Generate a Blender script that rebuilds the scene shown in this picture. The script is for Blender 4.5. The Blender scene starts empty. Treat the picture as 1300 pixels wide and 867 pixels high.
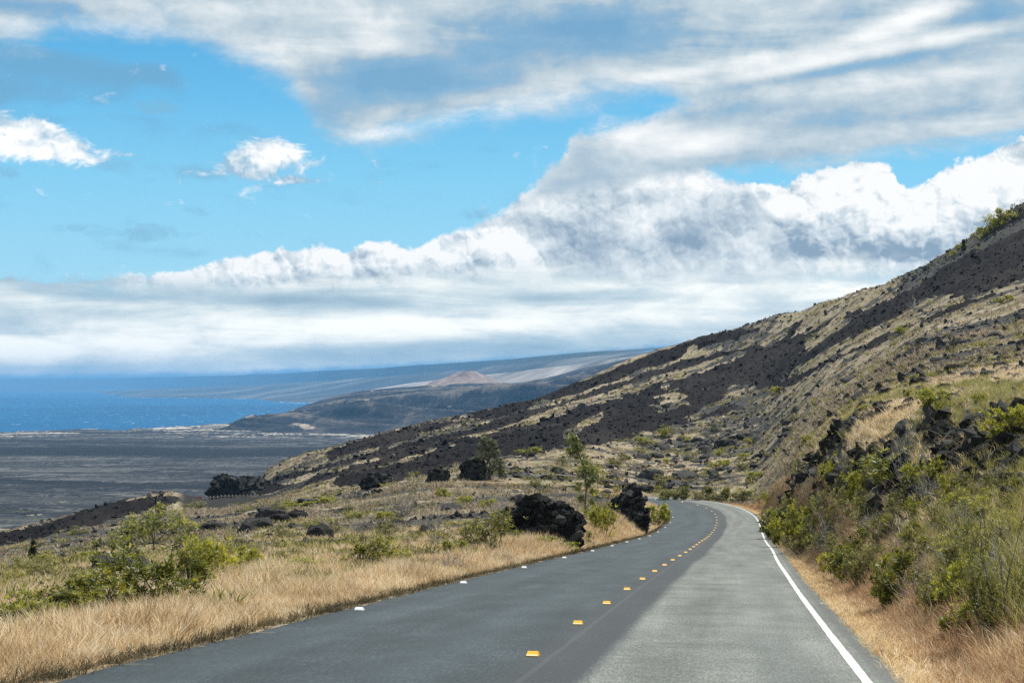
import bpy, bmesh, math, random
import numpy as np
from mathutils import Vector, Matrix, noise as mnoise

random.seed(7)
RNG = np.random.default_rng(11)
SC = bpy.context.scene
COL = SC.collection
F = 2000.0                      # focal length in photo pixels; eye at the origin, looking along +Y
R = math.radians

# ------------------------------------------------------------------ camera
cam_d = bpy.data.cameras.new('camera')
cam = bpy.data.objects.new('camera', cam_d)
COL.objects.link(cam)
cam.location = (0, 0, 0)
cam.rotation_euler = (R(90), 0, 0)
cam_d.sensor_width = 36.0
cam_d.lens = F / 1300.0 * 36.0
cam_d.shift_y = 56.5 / 1300.0
cam_d.clip_start = 0.1
cam_d.clip_end = 120000
SC.camera = cam

SC.view_settings.view_transform = 'Standard'
SC.view_settings.look = 'None'
SC.view_settings.exposure = 0.22
SC.view_settings.gamma = 1.0
SC.cycles.use_denoising = False
SC.cycles.max_bounces = 6
SC.cycles.diffuse_bounces = 3
SC.cycles.transparent_max_bounces = 8
SC.cycles.volume_bounces = 0

SUN_EL, SUN_AZ = 54.0, 42.0     # azimuth measured from +Y towards +X
SUN_STRENGTH = 5.0

# ------------------------------------------------------------------ node helper
class NT:
    def __init__(s, tree):
        s.t = tree
        s.n = tree.nodes
        s.l = tree.links
    def new(s, typ, **kw):
        n = s.n.new(typ)
        for k, v in kw.items():
            setattr(n, k, v)
        return n
    def put(s, sock, v):
        if v is None:
            return
        if isinstance(v, bpy.types.NodeSocket):
            s.l.new(v, sock)
        else:
            sock.default_value = v
    def m(s, op, a, b=None, c=None, clamp=False):
        n = s.new('ShaderNodeMath', operation=op, use_clamp=clamp)
        s.put(n.inputs[0], a); s.put(n.inputs[1], b); s.put(n.inputs[2], c)
        return n.outputs[0]
    def add(s, a, b): return s.m('ADD', a, b)
    def sub(s, a, b): return s.m('SUBTRACT', a, b)
    def mul(s, a, b): return s.m('MULTIPLY', a, b)
    def vm(s, op, a, b=None, out=0):
        n = s.new('ShaderNodeVectorMath', operation=op)
        s.put(n.inputs[0], a); s.put(n.inputs[1], b)
        return n.outputs[out]
    def ss(s, x, lo, hi, to0=0.0, to1=1.0):
        n = s.new('ShaderNodeMapRange', interpolation_type='SMOOTHSTEP')
        s.put(n.inputs[0], x); s.put(n.inputs[1], lo); s.put(n.inputs[2], hi)
        n.inputs[3].default_value = to0; n.inputs[4].default_value = to1
        return n.outputs[0]
    def noise(s, vec, scale, detail=5, rough=0.55, dist=0.0, lac=2.0):
        n = s.new('ShaderNodeTexNoise')
        s.put(n.inputs['Vector'], vec)
        n.inputs['Scale'].default_value = scale; n.inputs['Detail'].default_value = detail
        n.inputs['Roughness'].default_value = rough; n.inputs['Distortion'].default_value = dist
        n.inputs['Lacunarity'].default_value = lac
        return n.outputs['Fac']
    def voro(s, vec, scale, detail=0.0, rough=0.5, feature='F1', rnd=1.0):
        n = s.new('ShaderNodeTexVoronoi', feature=feature)
        s.put(n.inputs['Vector'], vec)
        n.inputs['Scale'].default_value = scale
        if 'Detail' in n.inputs: n.inputs['Detail'].default_value = detail; n.inputs['Roughness'].default_value = rough
        n.inputs['Randomness'].default_value = rnd
        return n.outputs['Distance']
    def mix(s, f, a, b, typ='MIX'):
        n = s.new('ShaderNodeMix', data_type='RGBA', blend_type=typ)
        s.put(n.inputs[0], f)
        for sock, v in ((n.inputs[6], a), (n.inputs[7], b)):
            if isinstance(v, (tuple, list)): v = (*v[:3], 1.0)
            s.put(sock, v)
        return n.outputs[2]
    def mapping(s, vec, loc=(0,0,0), rot=(0,0,0), scale=(1,1,1)):
        n = s.new('ShaderNodeMapping')
        s.put(n.inputs[0], vec)
        n.inputs[1].default_value = loc; n.inputs[2].default_value = rot; n.inputs[3].default_value = scale
        return n.outputs[0]
    def ramp(s, f, stops, interp='LINEAR'):
        n = s.new('ShaderNodeValToRGB')
        n.color_ramp.interpolation = interp
        e = n.color_ramp.elements
        while len(e) < len(stops): e.new(0.5)
        for el, (p, c) in zip(e, stops):
            el.position = p; el.color = (*c[:3], 1.0)
        s.put(n.inputs[0], f)
        return n.outputs[0]
    def curve(s, x, pts):
        n = s.new('ShaderNodeFloatCurve')
        c = n.mapping.curves[0]
        n.mapping.use_clip = False
        while len(c.points) < len(pts): c.points.new(0.5, 0.5)
        for p, (a, b) in zip(c.points, pts):
            p.location = (a, b); p.handle_type = 'AUTO_CLAMPED'
        n.mapping.update()
        s.put(n.inputs['Value'], x)
        return n.outputs[0]
    def attr(s, name):
        n = s.new('ShaderNodeAttribute'); n.attribute_name = name
        return n.outputs['Fac']

# ------------------------------------------------------------------ world: sky and clouds
def build_world():
    w = bpy.data.worlds.new('World')
    SC.world = w
    w.use_nodes = True
    w.cycles.sampling_method = 'MANUAL'
    w.cycles.sample_map_resolution = 256
    t = w.node_tree
    t.nodes.clear()
    N = NT(t)
    out = N.new('ShaderNodeOutputWorld')
    bg = N.new('ShaderNodeBackground')
    bg.inputs['Strength'].default_value = 0.1
    t.links.new(bg.outputs[0], out.inputs[0])
    sky = N.new('ShaderNodeTexSky', sky_type='NISHITA')
    sky.sun_disc = False
    sky.sun_elevation = R(SUN_EL)
    sky.sun_rotation = R(SUN_AZ)
    sky.altitude = 100
    sky.air_density = 1.0; sky.dust_density = 0.6; sky.ozone_density = 2.5
    D = N.new('ShaderNodeTexCoord').outputs['Generated']
    sep = N.new('ShaderNodeSeparateXYZ'); t.links.new(D, sep.inputs[0])
    x, y, z = sep.outputs
    az = N.m('ARCTAN2', x, y)
    hor = N.m('SQRT', N.add(N.mul(x, x), N.mul(y, y)))
    X = N.add(N.mul(az, F), 650.0)                     # bearing and height as angles, scaled by 2000
    Y = N.sub(490.0, N.mul(N.m('DIVIDE', z, N.m('MAXIMUM', hor, 0.08)), F))
    xn = N.m('DIVIDE', N.add(X, 400.0), 2100.0)
    cb = N.new('ShaderNodeCombineXYZ'); t.links.new(X, cb.inputs[0]); t.links.new(Y, cb.inputs[1])
    P = cb.outputs[0]
    def cp(px, py):
        u = (px - 650) / F; v = (490 - py) / F
        return 650 + F * math.atan(u), 490 - F * v / math.sqrt(1 + u * u)
    def prof(pts):
        q = [cp(*p) for p in pts]
        return N.mul(N.curve(xn, [((a + 400) / 2100, b / 600) for a, b in q]), 600.0)
    def blob(px, py, rx, ry, rot=0.0):
        a, b = cp(px, py)
        dx = N.sub(X, a); dy = N.sub(Y, b)
        c, s_ = math.cos(R(rot)), math.sin(R(rot))
        e1 = N.m('DIVIDE', N.add(N.mul(dx, c), N.mul(dy, s_)), rx)
        e2 = N.m('DIVIDE', N.sub(N.mul(dy, c), N.mul(dx, s_)), ry)
        return N.m('EXPONENT', N.mul(N.add(N.mul(e1, e1), N.mul(e2, e2)), -1.0))
    def blobs(lst):
        acc = None
        for q in lst:
            g = N.mul(blob(*q[:4], *(q[5:6])), q[4])
            acc = g if acc is None else N.add(acc, g)
        return acc
    def flat(n): n.node.noise_dimensions = '2D'; return n
    def noise(vec, sx, sy, detail=5, rough=.55, dist=0.0, loc=(0, 0), rot=0.0):
        v = N.mapping(vec, loc=(loc[0], loc[1], 0), rot=(0, 0, R(rot)), scale=(1 / sx, 1 / sy, 1))
        return flat(N.noise(v, 1.0, detail, rough, dist))
    wn = N.new('ShaderNodeTexNoise', noise_dimensions='2D'); t.links.new(P, wn.inputs['Vector'])
    wn.inputs['Scale'].default_value = 1 / 26; wn.inputs['Detail'].default_value = 3
    wsc = N.vm('SCALE', N.vm('SUBTRACT', wn.outputs['Color'], (0.5, 0.5, 0.5))); wsc.node.inputs['Scale'].default_value = 20.0
    Pw = N.vm('ADD', P, wsc)
    def billow(off, size, detail=3.0):
        v = N.mapping(Pw, loc=((off[0]) / size, (off[1]) / size, 0), scale=(1 / size, 1 / size, 1))
        n = N.new('ShaderNodeTexVoronoi', feature='SMOOTH_F1', voronoi_dimensions='2D')
        N.put(n.inputs['Vector'], v)
        n.inputs['Scale'].default_value = 1.0; n.inputs['Detail'].default_value = detail; n.inputs['Roughness'].default_value = .52
        n.inputs['Smoothness'].default_value = .35; n.normalize = True
        return N.sub(1.0, n.outputs['Distance'])
    K = 9.1
    def C(r, g, b): return (r * K, g * K, b * K)
    # --- blue
    base = N.mix(1.0, sky.outputs[0], (.62, 1.12, 1.22), 'MULTIPLY')
    grad = N.ramp(N.m('DIVIDE', Y, 420.0), [(0.0, C(.075, .36, .68)), (0.30, C(.14, .49, .80)), (0.55, C(.24, .61, .86)), (0.85, C(.37, .70, .88)), (1.0, C(.42, .71, .87))])
    col = N.mix(N.ss(Y, -120.0, 40.0, 0.1, 0.92), base, grad)
    # shared textures
    n1 = noise(P, 230, 30, 6, .56, .3, (3.3, 1.7))
    n2 = noise(P, 95, 34, 6, .6, .2, (31, 7.7))
    eb = noise(P, 30, 26, 5, .62, 0, (1.2, 8.1))
    s1 = noise(P, 270, 52, 6, .55, .4, (9.1, 2.2), -9)
    s2 = noise(P, 120, 48, 6, .58, .3, (4.7, 6.3), -13)
    wisp = noise(P, 46, 24, 6, .66, .5, (8.8, 3.1), -8)
    soft = noise(P, 60, 44, 5, .6, .2, (14.8, 5.1))
    bA0 = billow((0, 0), 56); bA1 = billow((6.5, -11.0), 56)
    bA2 = billow((300, 140), 17, 2.0); bA3 = billow((302.0, 136.0), 17, 2.0)
    puff = N.add(N.mul(bA0, .68), N.mul(bA2, .32))
    relief = N.add(N.mul(N.sub(bA0, bA1), 2.3), N.mul(N.sub(bA2, bA3), 0.9))
    # --- veil patches and small clouds
    gm = N.mul(N.ss(N.add(blobs([(70, 80, 150, 22, .9, 6), (10, 112, 130, 22, .8), (190, 96, 60, 14, .5)]), N.mul(N.sub(s2, 0.5), 2.2)), 0.10, 1.0), 0.68)
    wm = blobs([(200, 136, 42, 12, .9), (190, 296, 55, 16, .8), (160, 212, 60, 14, .8), (100, 290, 34, 8, .7), (420, 172, 40, 9, .8), (268, 222, 40, 14, .7), (612, 275, 24, 8, .8), (250, 268, 24, 8, .6), (1075, 228, 30, 9, .7), (5, 218, 30, 10, .9)])
    wm = N.mul(N.ss(N.add(wm, N.mul(N.sub(wisp, 0.5), 2.4)), 0.30, 1.05), 0.55)
    sm = blobs([(60, 186, 66, 20, 1.0, 4), (18, 164, 44, 18, .8), (330, 208, 52, 20, 1.0, -4), (348, 190, 30, 13, .8), (385, 230, 34, 6, .7), (300, 205, 26, 14, .3)])
    sden = N.add(sm, N.add(N.mul(N.sub(puff, .55), .9), N.mul(N.sub(wisp, .5), 1.3)))
    smm = N.ss(sden, .34, .80)
    core = blobs([(356, 202, 30, 15, .55), (70, 194, 60, 15, .5), (20, 170, 34, 15, .45), (320, 228, 40, 8, -.3), (40, 216, 60, 8, -.35), (285, 212, 22, 20, -.2)])
    cSm = N.ramp(N.add(N.add(core, .30), N.add(relief, N.mul(N.sub(wisp, .5), .8))), [(0.0, C(.34, .52, .67)), (0.35, C(.66, .77, .83)), (0.65, C(.95, .97, .98)), (0.9, C(1.1, 1.1, 1.09))])
    col = N.mix(gm, col, C(.17, .37, .56))
    col = N.mix(wm, col, C(.22, .45, .62))
    col = N.mix(smm, col, cSm)
    # --- cumulus towers: crest line, foot line, lit and shaded places
    def heads(top, foot, amp, glow, spots, keep=1.0, edge=5.0):
        T = prof(top); B = prof(foot)
        h = N.add(N.sub(Y, T), N.add(N.mul(N.sub(puff, .66), amp), N.mul(N.sub(eb, .5), amp * .5)))
        m = N.ss(h, -1.5, edge)
        m = N.mul(m, N.ss(N.add(N.sub(B, Y), N.mul(N.sub(soft, .5), 60.0)), -14.0, 20.0))
        lit = N.add(N.mul(relief, keep), glow)
        lit = N.add(lit, N.mul(spots, N.add(.45, soft)))
        lit = N.add(lit, N.mul(N.sub(soft, .5), .75))
        c = N.ramp(lit, [(0.0, C(.27, .37, .47)), (0.22, C(.41, .50, .58)), (0.45, C(.60, .68, .73)), (0.68, C(.79, .84, .86)), (0.92, C(.985, .985, .97))])
        return m, c
    # --- high sheet, two lobes of it
    S1 = prof([(-400, 60), (0, 44), (100, 38), (180, 34), (235, 44), (280, 62), (310, 78), (350, 92), (395, 150), (420, 176), (450, 178), (500, 171), (560, 161), (620, 150), (690, 139), (760, 127), (830, 124), (880, 150), (920, 200), (1000, 207), (1100, 196), (1200, 181), (1300, 168), (1700, 140)])
    sh = N.add(N.sub(S1, Y), N.add(N.mul(N.sub(s2, .5), 70.0), N.mul(N.sub(wisp, .5), 34.0)))
    mS = N.ss(sh, -26.0, 30.0)
    T2 = prof([(-400, 330), (630, 300), (680, 232), (715, 190), (745, 163), (785, 150), (830, 138), (870, 122), (950, 110), (1700, 100)])
    B2 = prof([(-400, 240), (660, 255), (760, 240), (840, 226), (900, 216), (960, 211), (1000, 207), (1100, 196), (1200, 181), (1300, 168), (1700, 140)])
    m2 = N.mul(N.ss(N.add(N.sub(Y, T2), N.add(N.mul(N.sub(s2, .5), 40.0), N.mul(N.sub(eb, .5), 40.0))), -10.0, 24.0),
               N.ss(N.add(N.sub(B2, Y), N.mul(N.sub(s2, .5), 26.0)), -8.0, 12.0))
    stone = N.add(N.add(N.mul(s1, .85), N.mul(s2, .75)), N.add(N.mul(N.sub(eb, .5), .30), N.mul(soft, .30)))
    sb = blobs([(640, 55, 130, 24, -.42, -12), (770, 55, 120, 36, -.42, -10), (470, 96, 120, 22, -.34, 0), (360, 62, 60, 16, .36, -4), (470, 62, 100, 14, .30, -4), (520, 164, 110, 8, .50, -9), (620, 140, 90, 12, .30, -10), (880, 90, 170, 9, .34, -9),
                (1130, 62, 200, 8, .32, -9), (1080, 86, 160, 8, -.40, -8), (1150, 26, 90, 14, .60, -18), (940, 140, 150, 12, -.26, -6), (1150, 106, 220, 12, .30, -6), (800, 165, 60, 22, .38, -10), (890, 185, 70, 14, .22, -10),
                (1000, 178, 240, 12, .12, -4), (1180, 144, 160, 10, -.22, -4), (220, 12, 160, 12, .16, 0), (480, 18, 120, 14, .18, 0), (720, 100, 90, 12, .26, -10), (1250, 20, 80, 12, -.3, -6), (60, 10, 120, 14, -.28, 0), (100, 34, 120, 8, .18, 0), (420, 130, 60, 20, -.35, -20), (560, 110, 110, 18, -.28, -10)])
    ts = N.add(stone, N.mul(sb, N.add(.5, s2)))
    cS = N.ramp(N.m('MULTIPLY_ADD', N.sub(ts, .99), .84, .5), [(0.0, C(.22, .37, .52)), (0.28, C(.35, .48, .59)), (0.5, C(.53, .63, .69)), (0.72, C(.75, .80, .82)), (1.0, C(.97, .98, .97))])
    m3, c3 = heads([(-400, 420), (820, 400), (862, 300), (890, 258), (930, 240), (985, 236), (1010, 230), (1050, 216), (1100, 206), (1130, 214), (1155, 244), (1175, 236), (1195, 216), (1220, 202), (1255, 190), (1300, 178), (1450, 150), (1700, 170)],
                   [(-400, 330), (800, 372), (900, 372), (1000, 368), (1100, 362), (1200, 356), (1300, 356), (1700, 356)], 40, .70,
                   blobs([(940, 268, 60, 14, .42), (1030, 250, 50, 26, .25), (1100, 232, 60, 24, .35), (1160, 268, 60, 24, .35), (1250, 222, 60, 36, .35), (1010, 308, 80, 16, -.62), (1130, 322, 90, 12, -.75), (1190, 300, 50, 16, -.25), (930, 312, 60, 18, -.4), (1072, 318, 18, 9, .5), (1010, 284, 50, 10, -.45), (1240, 270, 30, 20, -.2)]), 1.0)
    col = N.mix(m3, col, c3)
    m2h, c2h = heads([(-400, 360), (560, 345), (600, 288), (640, 262), (680, 232), (710, 200), (745, 172), (790, 176), (840, 196), (890, 210), (930, 226), (960, 250), (1000, 300), (1040, 360), (1700, 360)],
                     [(-400, 350), (600, 380), (760, 385), (1000, 375), (1700, 330)], 44, .47,
                     blobs([(760, 200, 60, 18, .34), (860, 232, 50, 16, .40), (650, 268, 40, 12, .25), (700, 240, 40, 20, .22), (800, 292, 40, 18, .45), (830, 268, 26, 12, .35), (740, 300, 60, 22, -.35), (870, 300, 50, 26, -.35), (690, 305, 24, 12, .35), (640, 300, 40, 14, .3), (790, 250, 60, 16, -.22), (700, 345, 100, 10, -.2)]), .55, 14.0)
    col = N.mix(m2h, col, c2h)
    mSv = N.mul(N.m('MAXIMUM', mS, m2), N.ss(ts, .55, .9, .70, 1.0))
    col = N.mix(mSv, col, cS)
    m1, c1 = heads([(-400, 380), (0, 372), (90, 362), (160, 352), (205, 346), (250, 339), (290, 326), (330, 318), (352, 314), (380, 321), (408, 311), (440, 320), (480, 308), (530, 312), (566, 297), (600, 294), (632, 288), (660, 296), (690, 330), (740, 400), (1700, 420)],
                   [(-400, 360), (100, 368), (250, 385), (400, 388), (560, 385), (660, 380), (700, 375), (1700, 330)], 30, .84,
                   blobs([(420, 358, 160, 10, -.5), (330, 350, 40, 10, -.2), (590, 340, 60, 12, -.4), (560, 312, 100, 14, .2), (480, 346, 60, 8, -.3)]), 1.1)
    col = N.mix(m1, col, c1)
    # --- the low grey and white bank in front
    TB = prof([(-400, 352), (-200, 354), (0, 357), (60, 358), (130, 352), (200, 350), (260, 350), (350, 350), (450, 346), (560, 336), (640, 330), (700, 334), (800, 342), (900, 338), (1000, 334), (1150, 334), (1300, 338), (1690, 340)])
    hB = N.add(N.sub(Y, TB), N.add(N.mul(N.sub(eb, .5), 22.0), N.mul(N.sub(n2, .5), 44.0)))
    mB = N.m('MAXIMUM', N.mul(N.ss(hB, -4.0, 8.0), N.ss(X, 300.0, 60.0)), N.ss(hB, -12.0, 34.0))
    tone = N.add(N.mul(n1, 1.15), N.mul(n2, .75))
    bb = blobs([(60, 438, 200, 18, .60), (300, 428, 130, 12, .35), (500, 412, 210, 13, .60), (60, 398, 120, 10, -.26), (200, 372, 150, 12, -.36), (620, 446, 260, 16, -.50), (100, 356, 140, 7, -.3),
                (430, 382, 140, 13, -.34), (560, 378, 80, 12, .2), (720, 380, 120, 12, -.22), (950, 365, 140, 10, .34), (800, 400, 160, 14, .26), (1080, 372, 120, 14, .3), (640, 412, 60, 8, .2), (300, 392, 120, 8, .25), (780, 362, 100, 8, .25), (60, 468, 140, 6, -.12)])
    tb = N.add(tone, N.mul(bb, N.add(.45, n2)))
    cB = N.ramp(N.m('MULTIPLY_ADD', N.sub(tb, .93), .92, .5), [(0.0, C(.34, .47, .56)), (0.28, C(.48, .61, .67)), (0.52, C(.70, .79, .80)), (0.75, C(.96, .99, .94)), (1.0, C(1.16, 1.15, 1.06))])
    col = N.mix(mB, col, cB)
    # --- clear air under the cloud base, over the far land
    base_y = prof([(-400, 480), (0, 477), (120, 476), (280, 474), (400, 468), (520, 462), (640, 454), (760, 446), (880, 436), (1100, 430), (1700, 430)])
    mU = N.ss(N.add(N.sub(Y, base_y), N.mul(N.sub(eb, .5), 10.0)), -5.0, 5.0)
    col = N.mix(mU, col, C(.16, .38, .62))
    t.links.new(col, bg.inputs['Color'])
build_world()

sun_d = bpy.data.lights.new('sun', 'SUN')
sun_d.energy = SUN_STRENGTH
sun_d.angle = R(0.5)
sun_d.color = (1.0, 0.955, 0.89)
sun = bpy.data.objects.new('sun', sun_d)
COL.objects.link(sun)
sv = Vector((math.sin(R(SUN_AZ)) * math.cos(R(SUN_EL)), math.cos(R(SUN_AZ)) * math.cos(R(SUN_EL)), math.sin(R(SUN_EL))))
sun.rotation_euler = sv.to_track_quat('Z', 'Y').to_euler()
sun.location = (0, 0, 500)

# ------------------------------------------------------------------ mesh helpers
def mesh_np(name, verts, faces, smooth=False):
    """verts (n,3); faces (m,k) with k = 3 or 4"""
    verts = np.ascontiguousarray(verts, dtype=np.float32)
    faces = np.ascontiguousarray(faces, dtype=np.int32)
    me = bpy.data.meshes.new(name)
    m, k = faces.shape
    me.vertices.add(len(verts)); me.vertices.foreach_set('co', verts.ravel())
    me.loops.add(m * k); me.loops.foreach_set('vertex_index', faces.ravel())
    me.polygons.add(m)
    me.polygons.foreach_set('loop_start', np.arange(0, m * k, k, dtype=np.int32))
    me.polygons.foreach_set('use_smooth', np.full(m, smooth, dtype=bool))
    me.update(calc_edges=True)
    return me
def fattr(me, name, vals):
    a = me.attributes.new(name, 'FLOAT', 'POINT')
    a.data.foreach_set('value', np.ascontiguousarray(vals, dtype=np.float32).ravel())
def link(name, me, mat=None, parent=None, loc=None):
    o = bpy.data.objects.new(name, me)
    COL.objects.link(o)
    if mat is not None and not me.materials: me.materials.append(mat)
    if parent is not None: o.parent = parent
    if loc is not None: o.location = loc
    return o
def tag(o, label=None, cat=None, group=None, kind=None):
    if label: o['label'] = label
    if cat: o['category'] = cat
    if group: o['group'] = group
    if kind: o['kind'] = kind
    return o
def empty(name, loc, rz=0.0, **kw):
    o = bpy.data.objects.new(name, None)
    o.empty_display_size = 0.2
    COL.objects.link(o)
    o.location = loc; o.rotation_euler = (0, 0, rz)
    return tag(o, **kw)
def grid_faces(nr, nc):
    i = np.arange(nr * nc).reshape(nr, nc)
    return np.stack([i[:-1, :-1], i[:-1, 1:], i[1:, 1:], i[1:, :-1]], -1).reshape(-1, 4)
def sstep(x, a, b):
    t = np.clip((x - a) / (b - a), 0, 1)
    return t * t * (3 - 2 * t)

# ------------------------------------------------------------------ numpy noise
_perm = np.random.default_rng(5).integers(0, 2**31, 4096)
def _h(ix, iy):
    return ((_perm[(ix + _perm[iy & 4095]) & 4095] & 0xffff) / 32767.5) - 1.0
def vnoise(x, y):
    xi = np.floor(x).astype(np.int64); yi = np.floor(y).astype(np.int64)
    fx = x - xi; fy = y - yi
    fx = fx * fx * fx * (fx * (fx * 6 - 15) + 10); fy = fy * fy * fy * (fy * (fy * 6 - 15) + 10)
    a = _h(xi, yi); b = _h(xi + 1, yi); c = _h(xi, yi + 1); d = _h(xi + 1, yi + 1)
    return (a * (1 - fx) + b * fx) * (1 - fy) + (c * (1 - fx) + d * fx) * fy
def fbm(x, y, oct=5, gain=0.5, ridged=False):
    s = 0.0; a = 1.0; tot = 0.0
    for o in range(oct):
        n = vnoise(x * 2**o + 17.3 * o, y * 2**o - 9.1 * o)
        if ridged: n = 1 - 2 * np.abs(n)
        s = s + n * a; tot += a; a *= gain
    return s / tot
def pchip(x, y, xq):
    x = np.asarray(x, float); y = np.asarray(y, float)
    h = np.diff(x); d = np.diff(y) / h
    m = np.zeros_like(y)
    for i in range(1, len(x) - 1):
        if d[i - 1] * d[i] > 0:
            w1 = 2 * h[i] + h[i - 1]; w2 = h[i] + 2 * h[i - 1]
            m[i] = (w1 + w2) / (w1 / d[i - 1] + w2 / d[i])
    m[0] = d[0]; m[-1] = d[-1]
    xq = np.clip(xq, x[0], x[-1])
    k = np.clip(np.searchsorted(x, xq) - 1, 0, len(x) - 2)
    t = (xq - x[k]) / h[k]
    return ((1 + 2 * t) * (1 - t)**2) * y[k] + t * (1 - t)**2 * h[k] * m[k] + t * t * (3 - 2 * t) * y[k + 1] + t * t * (t - 1) * h[k] * m[k + 1]

# ------------------------------------------------------------------ the road's line
CP = np.array([(-5.05, -21), (-3.48, -10), (-2.05, 0), (0.21, 15.8), (2.31, 30.4), (4.43, 44.6), (6.42, 57.6), (8.78, 73.8), (10.75, 87), (12.7, 100), (14.2, 110), (15.6, 120), (16.8, 130), (17.35, 138.5), (17.0, 146), (15.6, 151), (13.2, 154.3), (9.5, 156.6), (4.5, 157.6), (-1, 157.4), (-7, 156.2)])
def catmull(P, n=24):
    out = []
    for i in range(1, len(P) - 2):
        p0, p1, p2, p3 = P[i - 1], P[i], P[i + 1], P[i + 2]
        for t in np.linspace(0, 1, n, endpoint=False):
            out.append(0.5 * ((2 * p1) + (-p0 + p2) * t + (2 * p0 - 5 * p1 + 4 * p2 - p3) * t * t + (-p0 + 3 * p1 - 3 * p2 + p3) * t**3))
    out.append(P[-2])
    return np.array(out)
_dense = catmull(CP, 40)
_dl = np.r_[0, np.cumsum(np.hypot(*np.diff(_dense, axis=0).T))]
ROAD_S = np.arange(0, _dl[-1], 0.5)
ROAD_P = np.stack([np.interp(ROAD_S, _dl, _dense[:, 0]), np.interp(ROAD_S, _dl, _dense[:, 1])], 1)
_t = np.gradient(ROAD_P, axis=0); _t /= np.linalg.norm(_t, axis=1)[:, None]
ROAD_N = np.stack([_t[:, 1], -_t[:, 0]], 1)           # to the right
def road_z_y(Y):
    z = -1.44 - 0.08 * Y
    e = np.clip(Y - 85, 0, 70)
    z2 = -8.24 - 0.08 * e + 0.08 * e * e / 140
    return np.where(Y > 85, z2, z)
ROAD_Z = road_z_y(ROAD_P[:, 1])
def road_at(s, d):
    x = np.interp(s, ROAD_S, ROAD_P[:, 0]); y = np.interp(s, ROAD_S, ROAD_P[:, 1])
    nx = np.interp(s, ROAD_S, ROAD_N[:, 0]); ny = np.interp(s, ROAD_S, ROAD_N[:, 1])
    return x + nx * d, y + ny * d, np.interp(s, ROAD_S, ROAD_Z)
S0 = float(np.interp(0, ROAD_P[:80, 1], ROAD_S[:80]))  # arc length at the camera
EL, ER = -3.78, 3.52                                    # asphalt edges
def road_frame(X, Y):
    """signed distance to the centreline, road height there, arc length (far points get +-99)"""
    X = np.asarray(X, float); Y = np.asarray(Y, float)
    sh = X.shape
    X = X.ravel(); Y = Y.ravel()
    d = np.full(X.shape, 99.0); zr = np.zeros(X.shape); ss_ = np.zeros(X.shape)
    near = np.where((Y < 180) & (Y > -30) & (np.abs(X) < 60))[0]
    for k in range(0, len(near), 20000):
        ii = near[k:k + 20000]
        dx = X[ii, None] - ROAD_P[None, :, 0]; dy = Y[ii, None] - ROAD_P[None, :, 1]
        q = dx * dx + dy * dy
        j = np.argmin(q, 1)
        r = np.arange(len(ii))
        lat = dx[r, j] * ROAD_N[j, 0] + dy[r, j] * ROAD_N[j, 1]
        dist = np.sqrt(q[r, j])
        d[ii] = np.where(lat < 0, -dist, dist); zr[ii] = ROAD_Z[j]; ss_[ii] = ROAD_S[j]
    return d.reshape(sh), zr.reshape(sh), ss_.reshape(sh)

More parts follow.
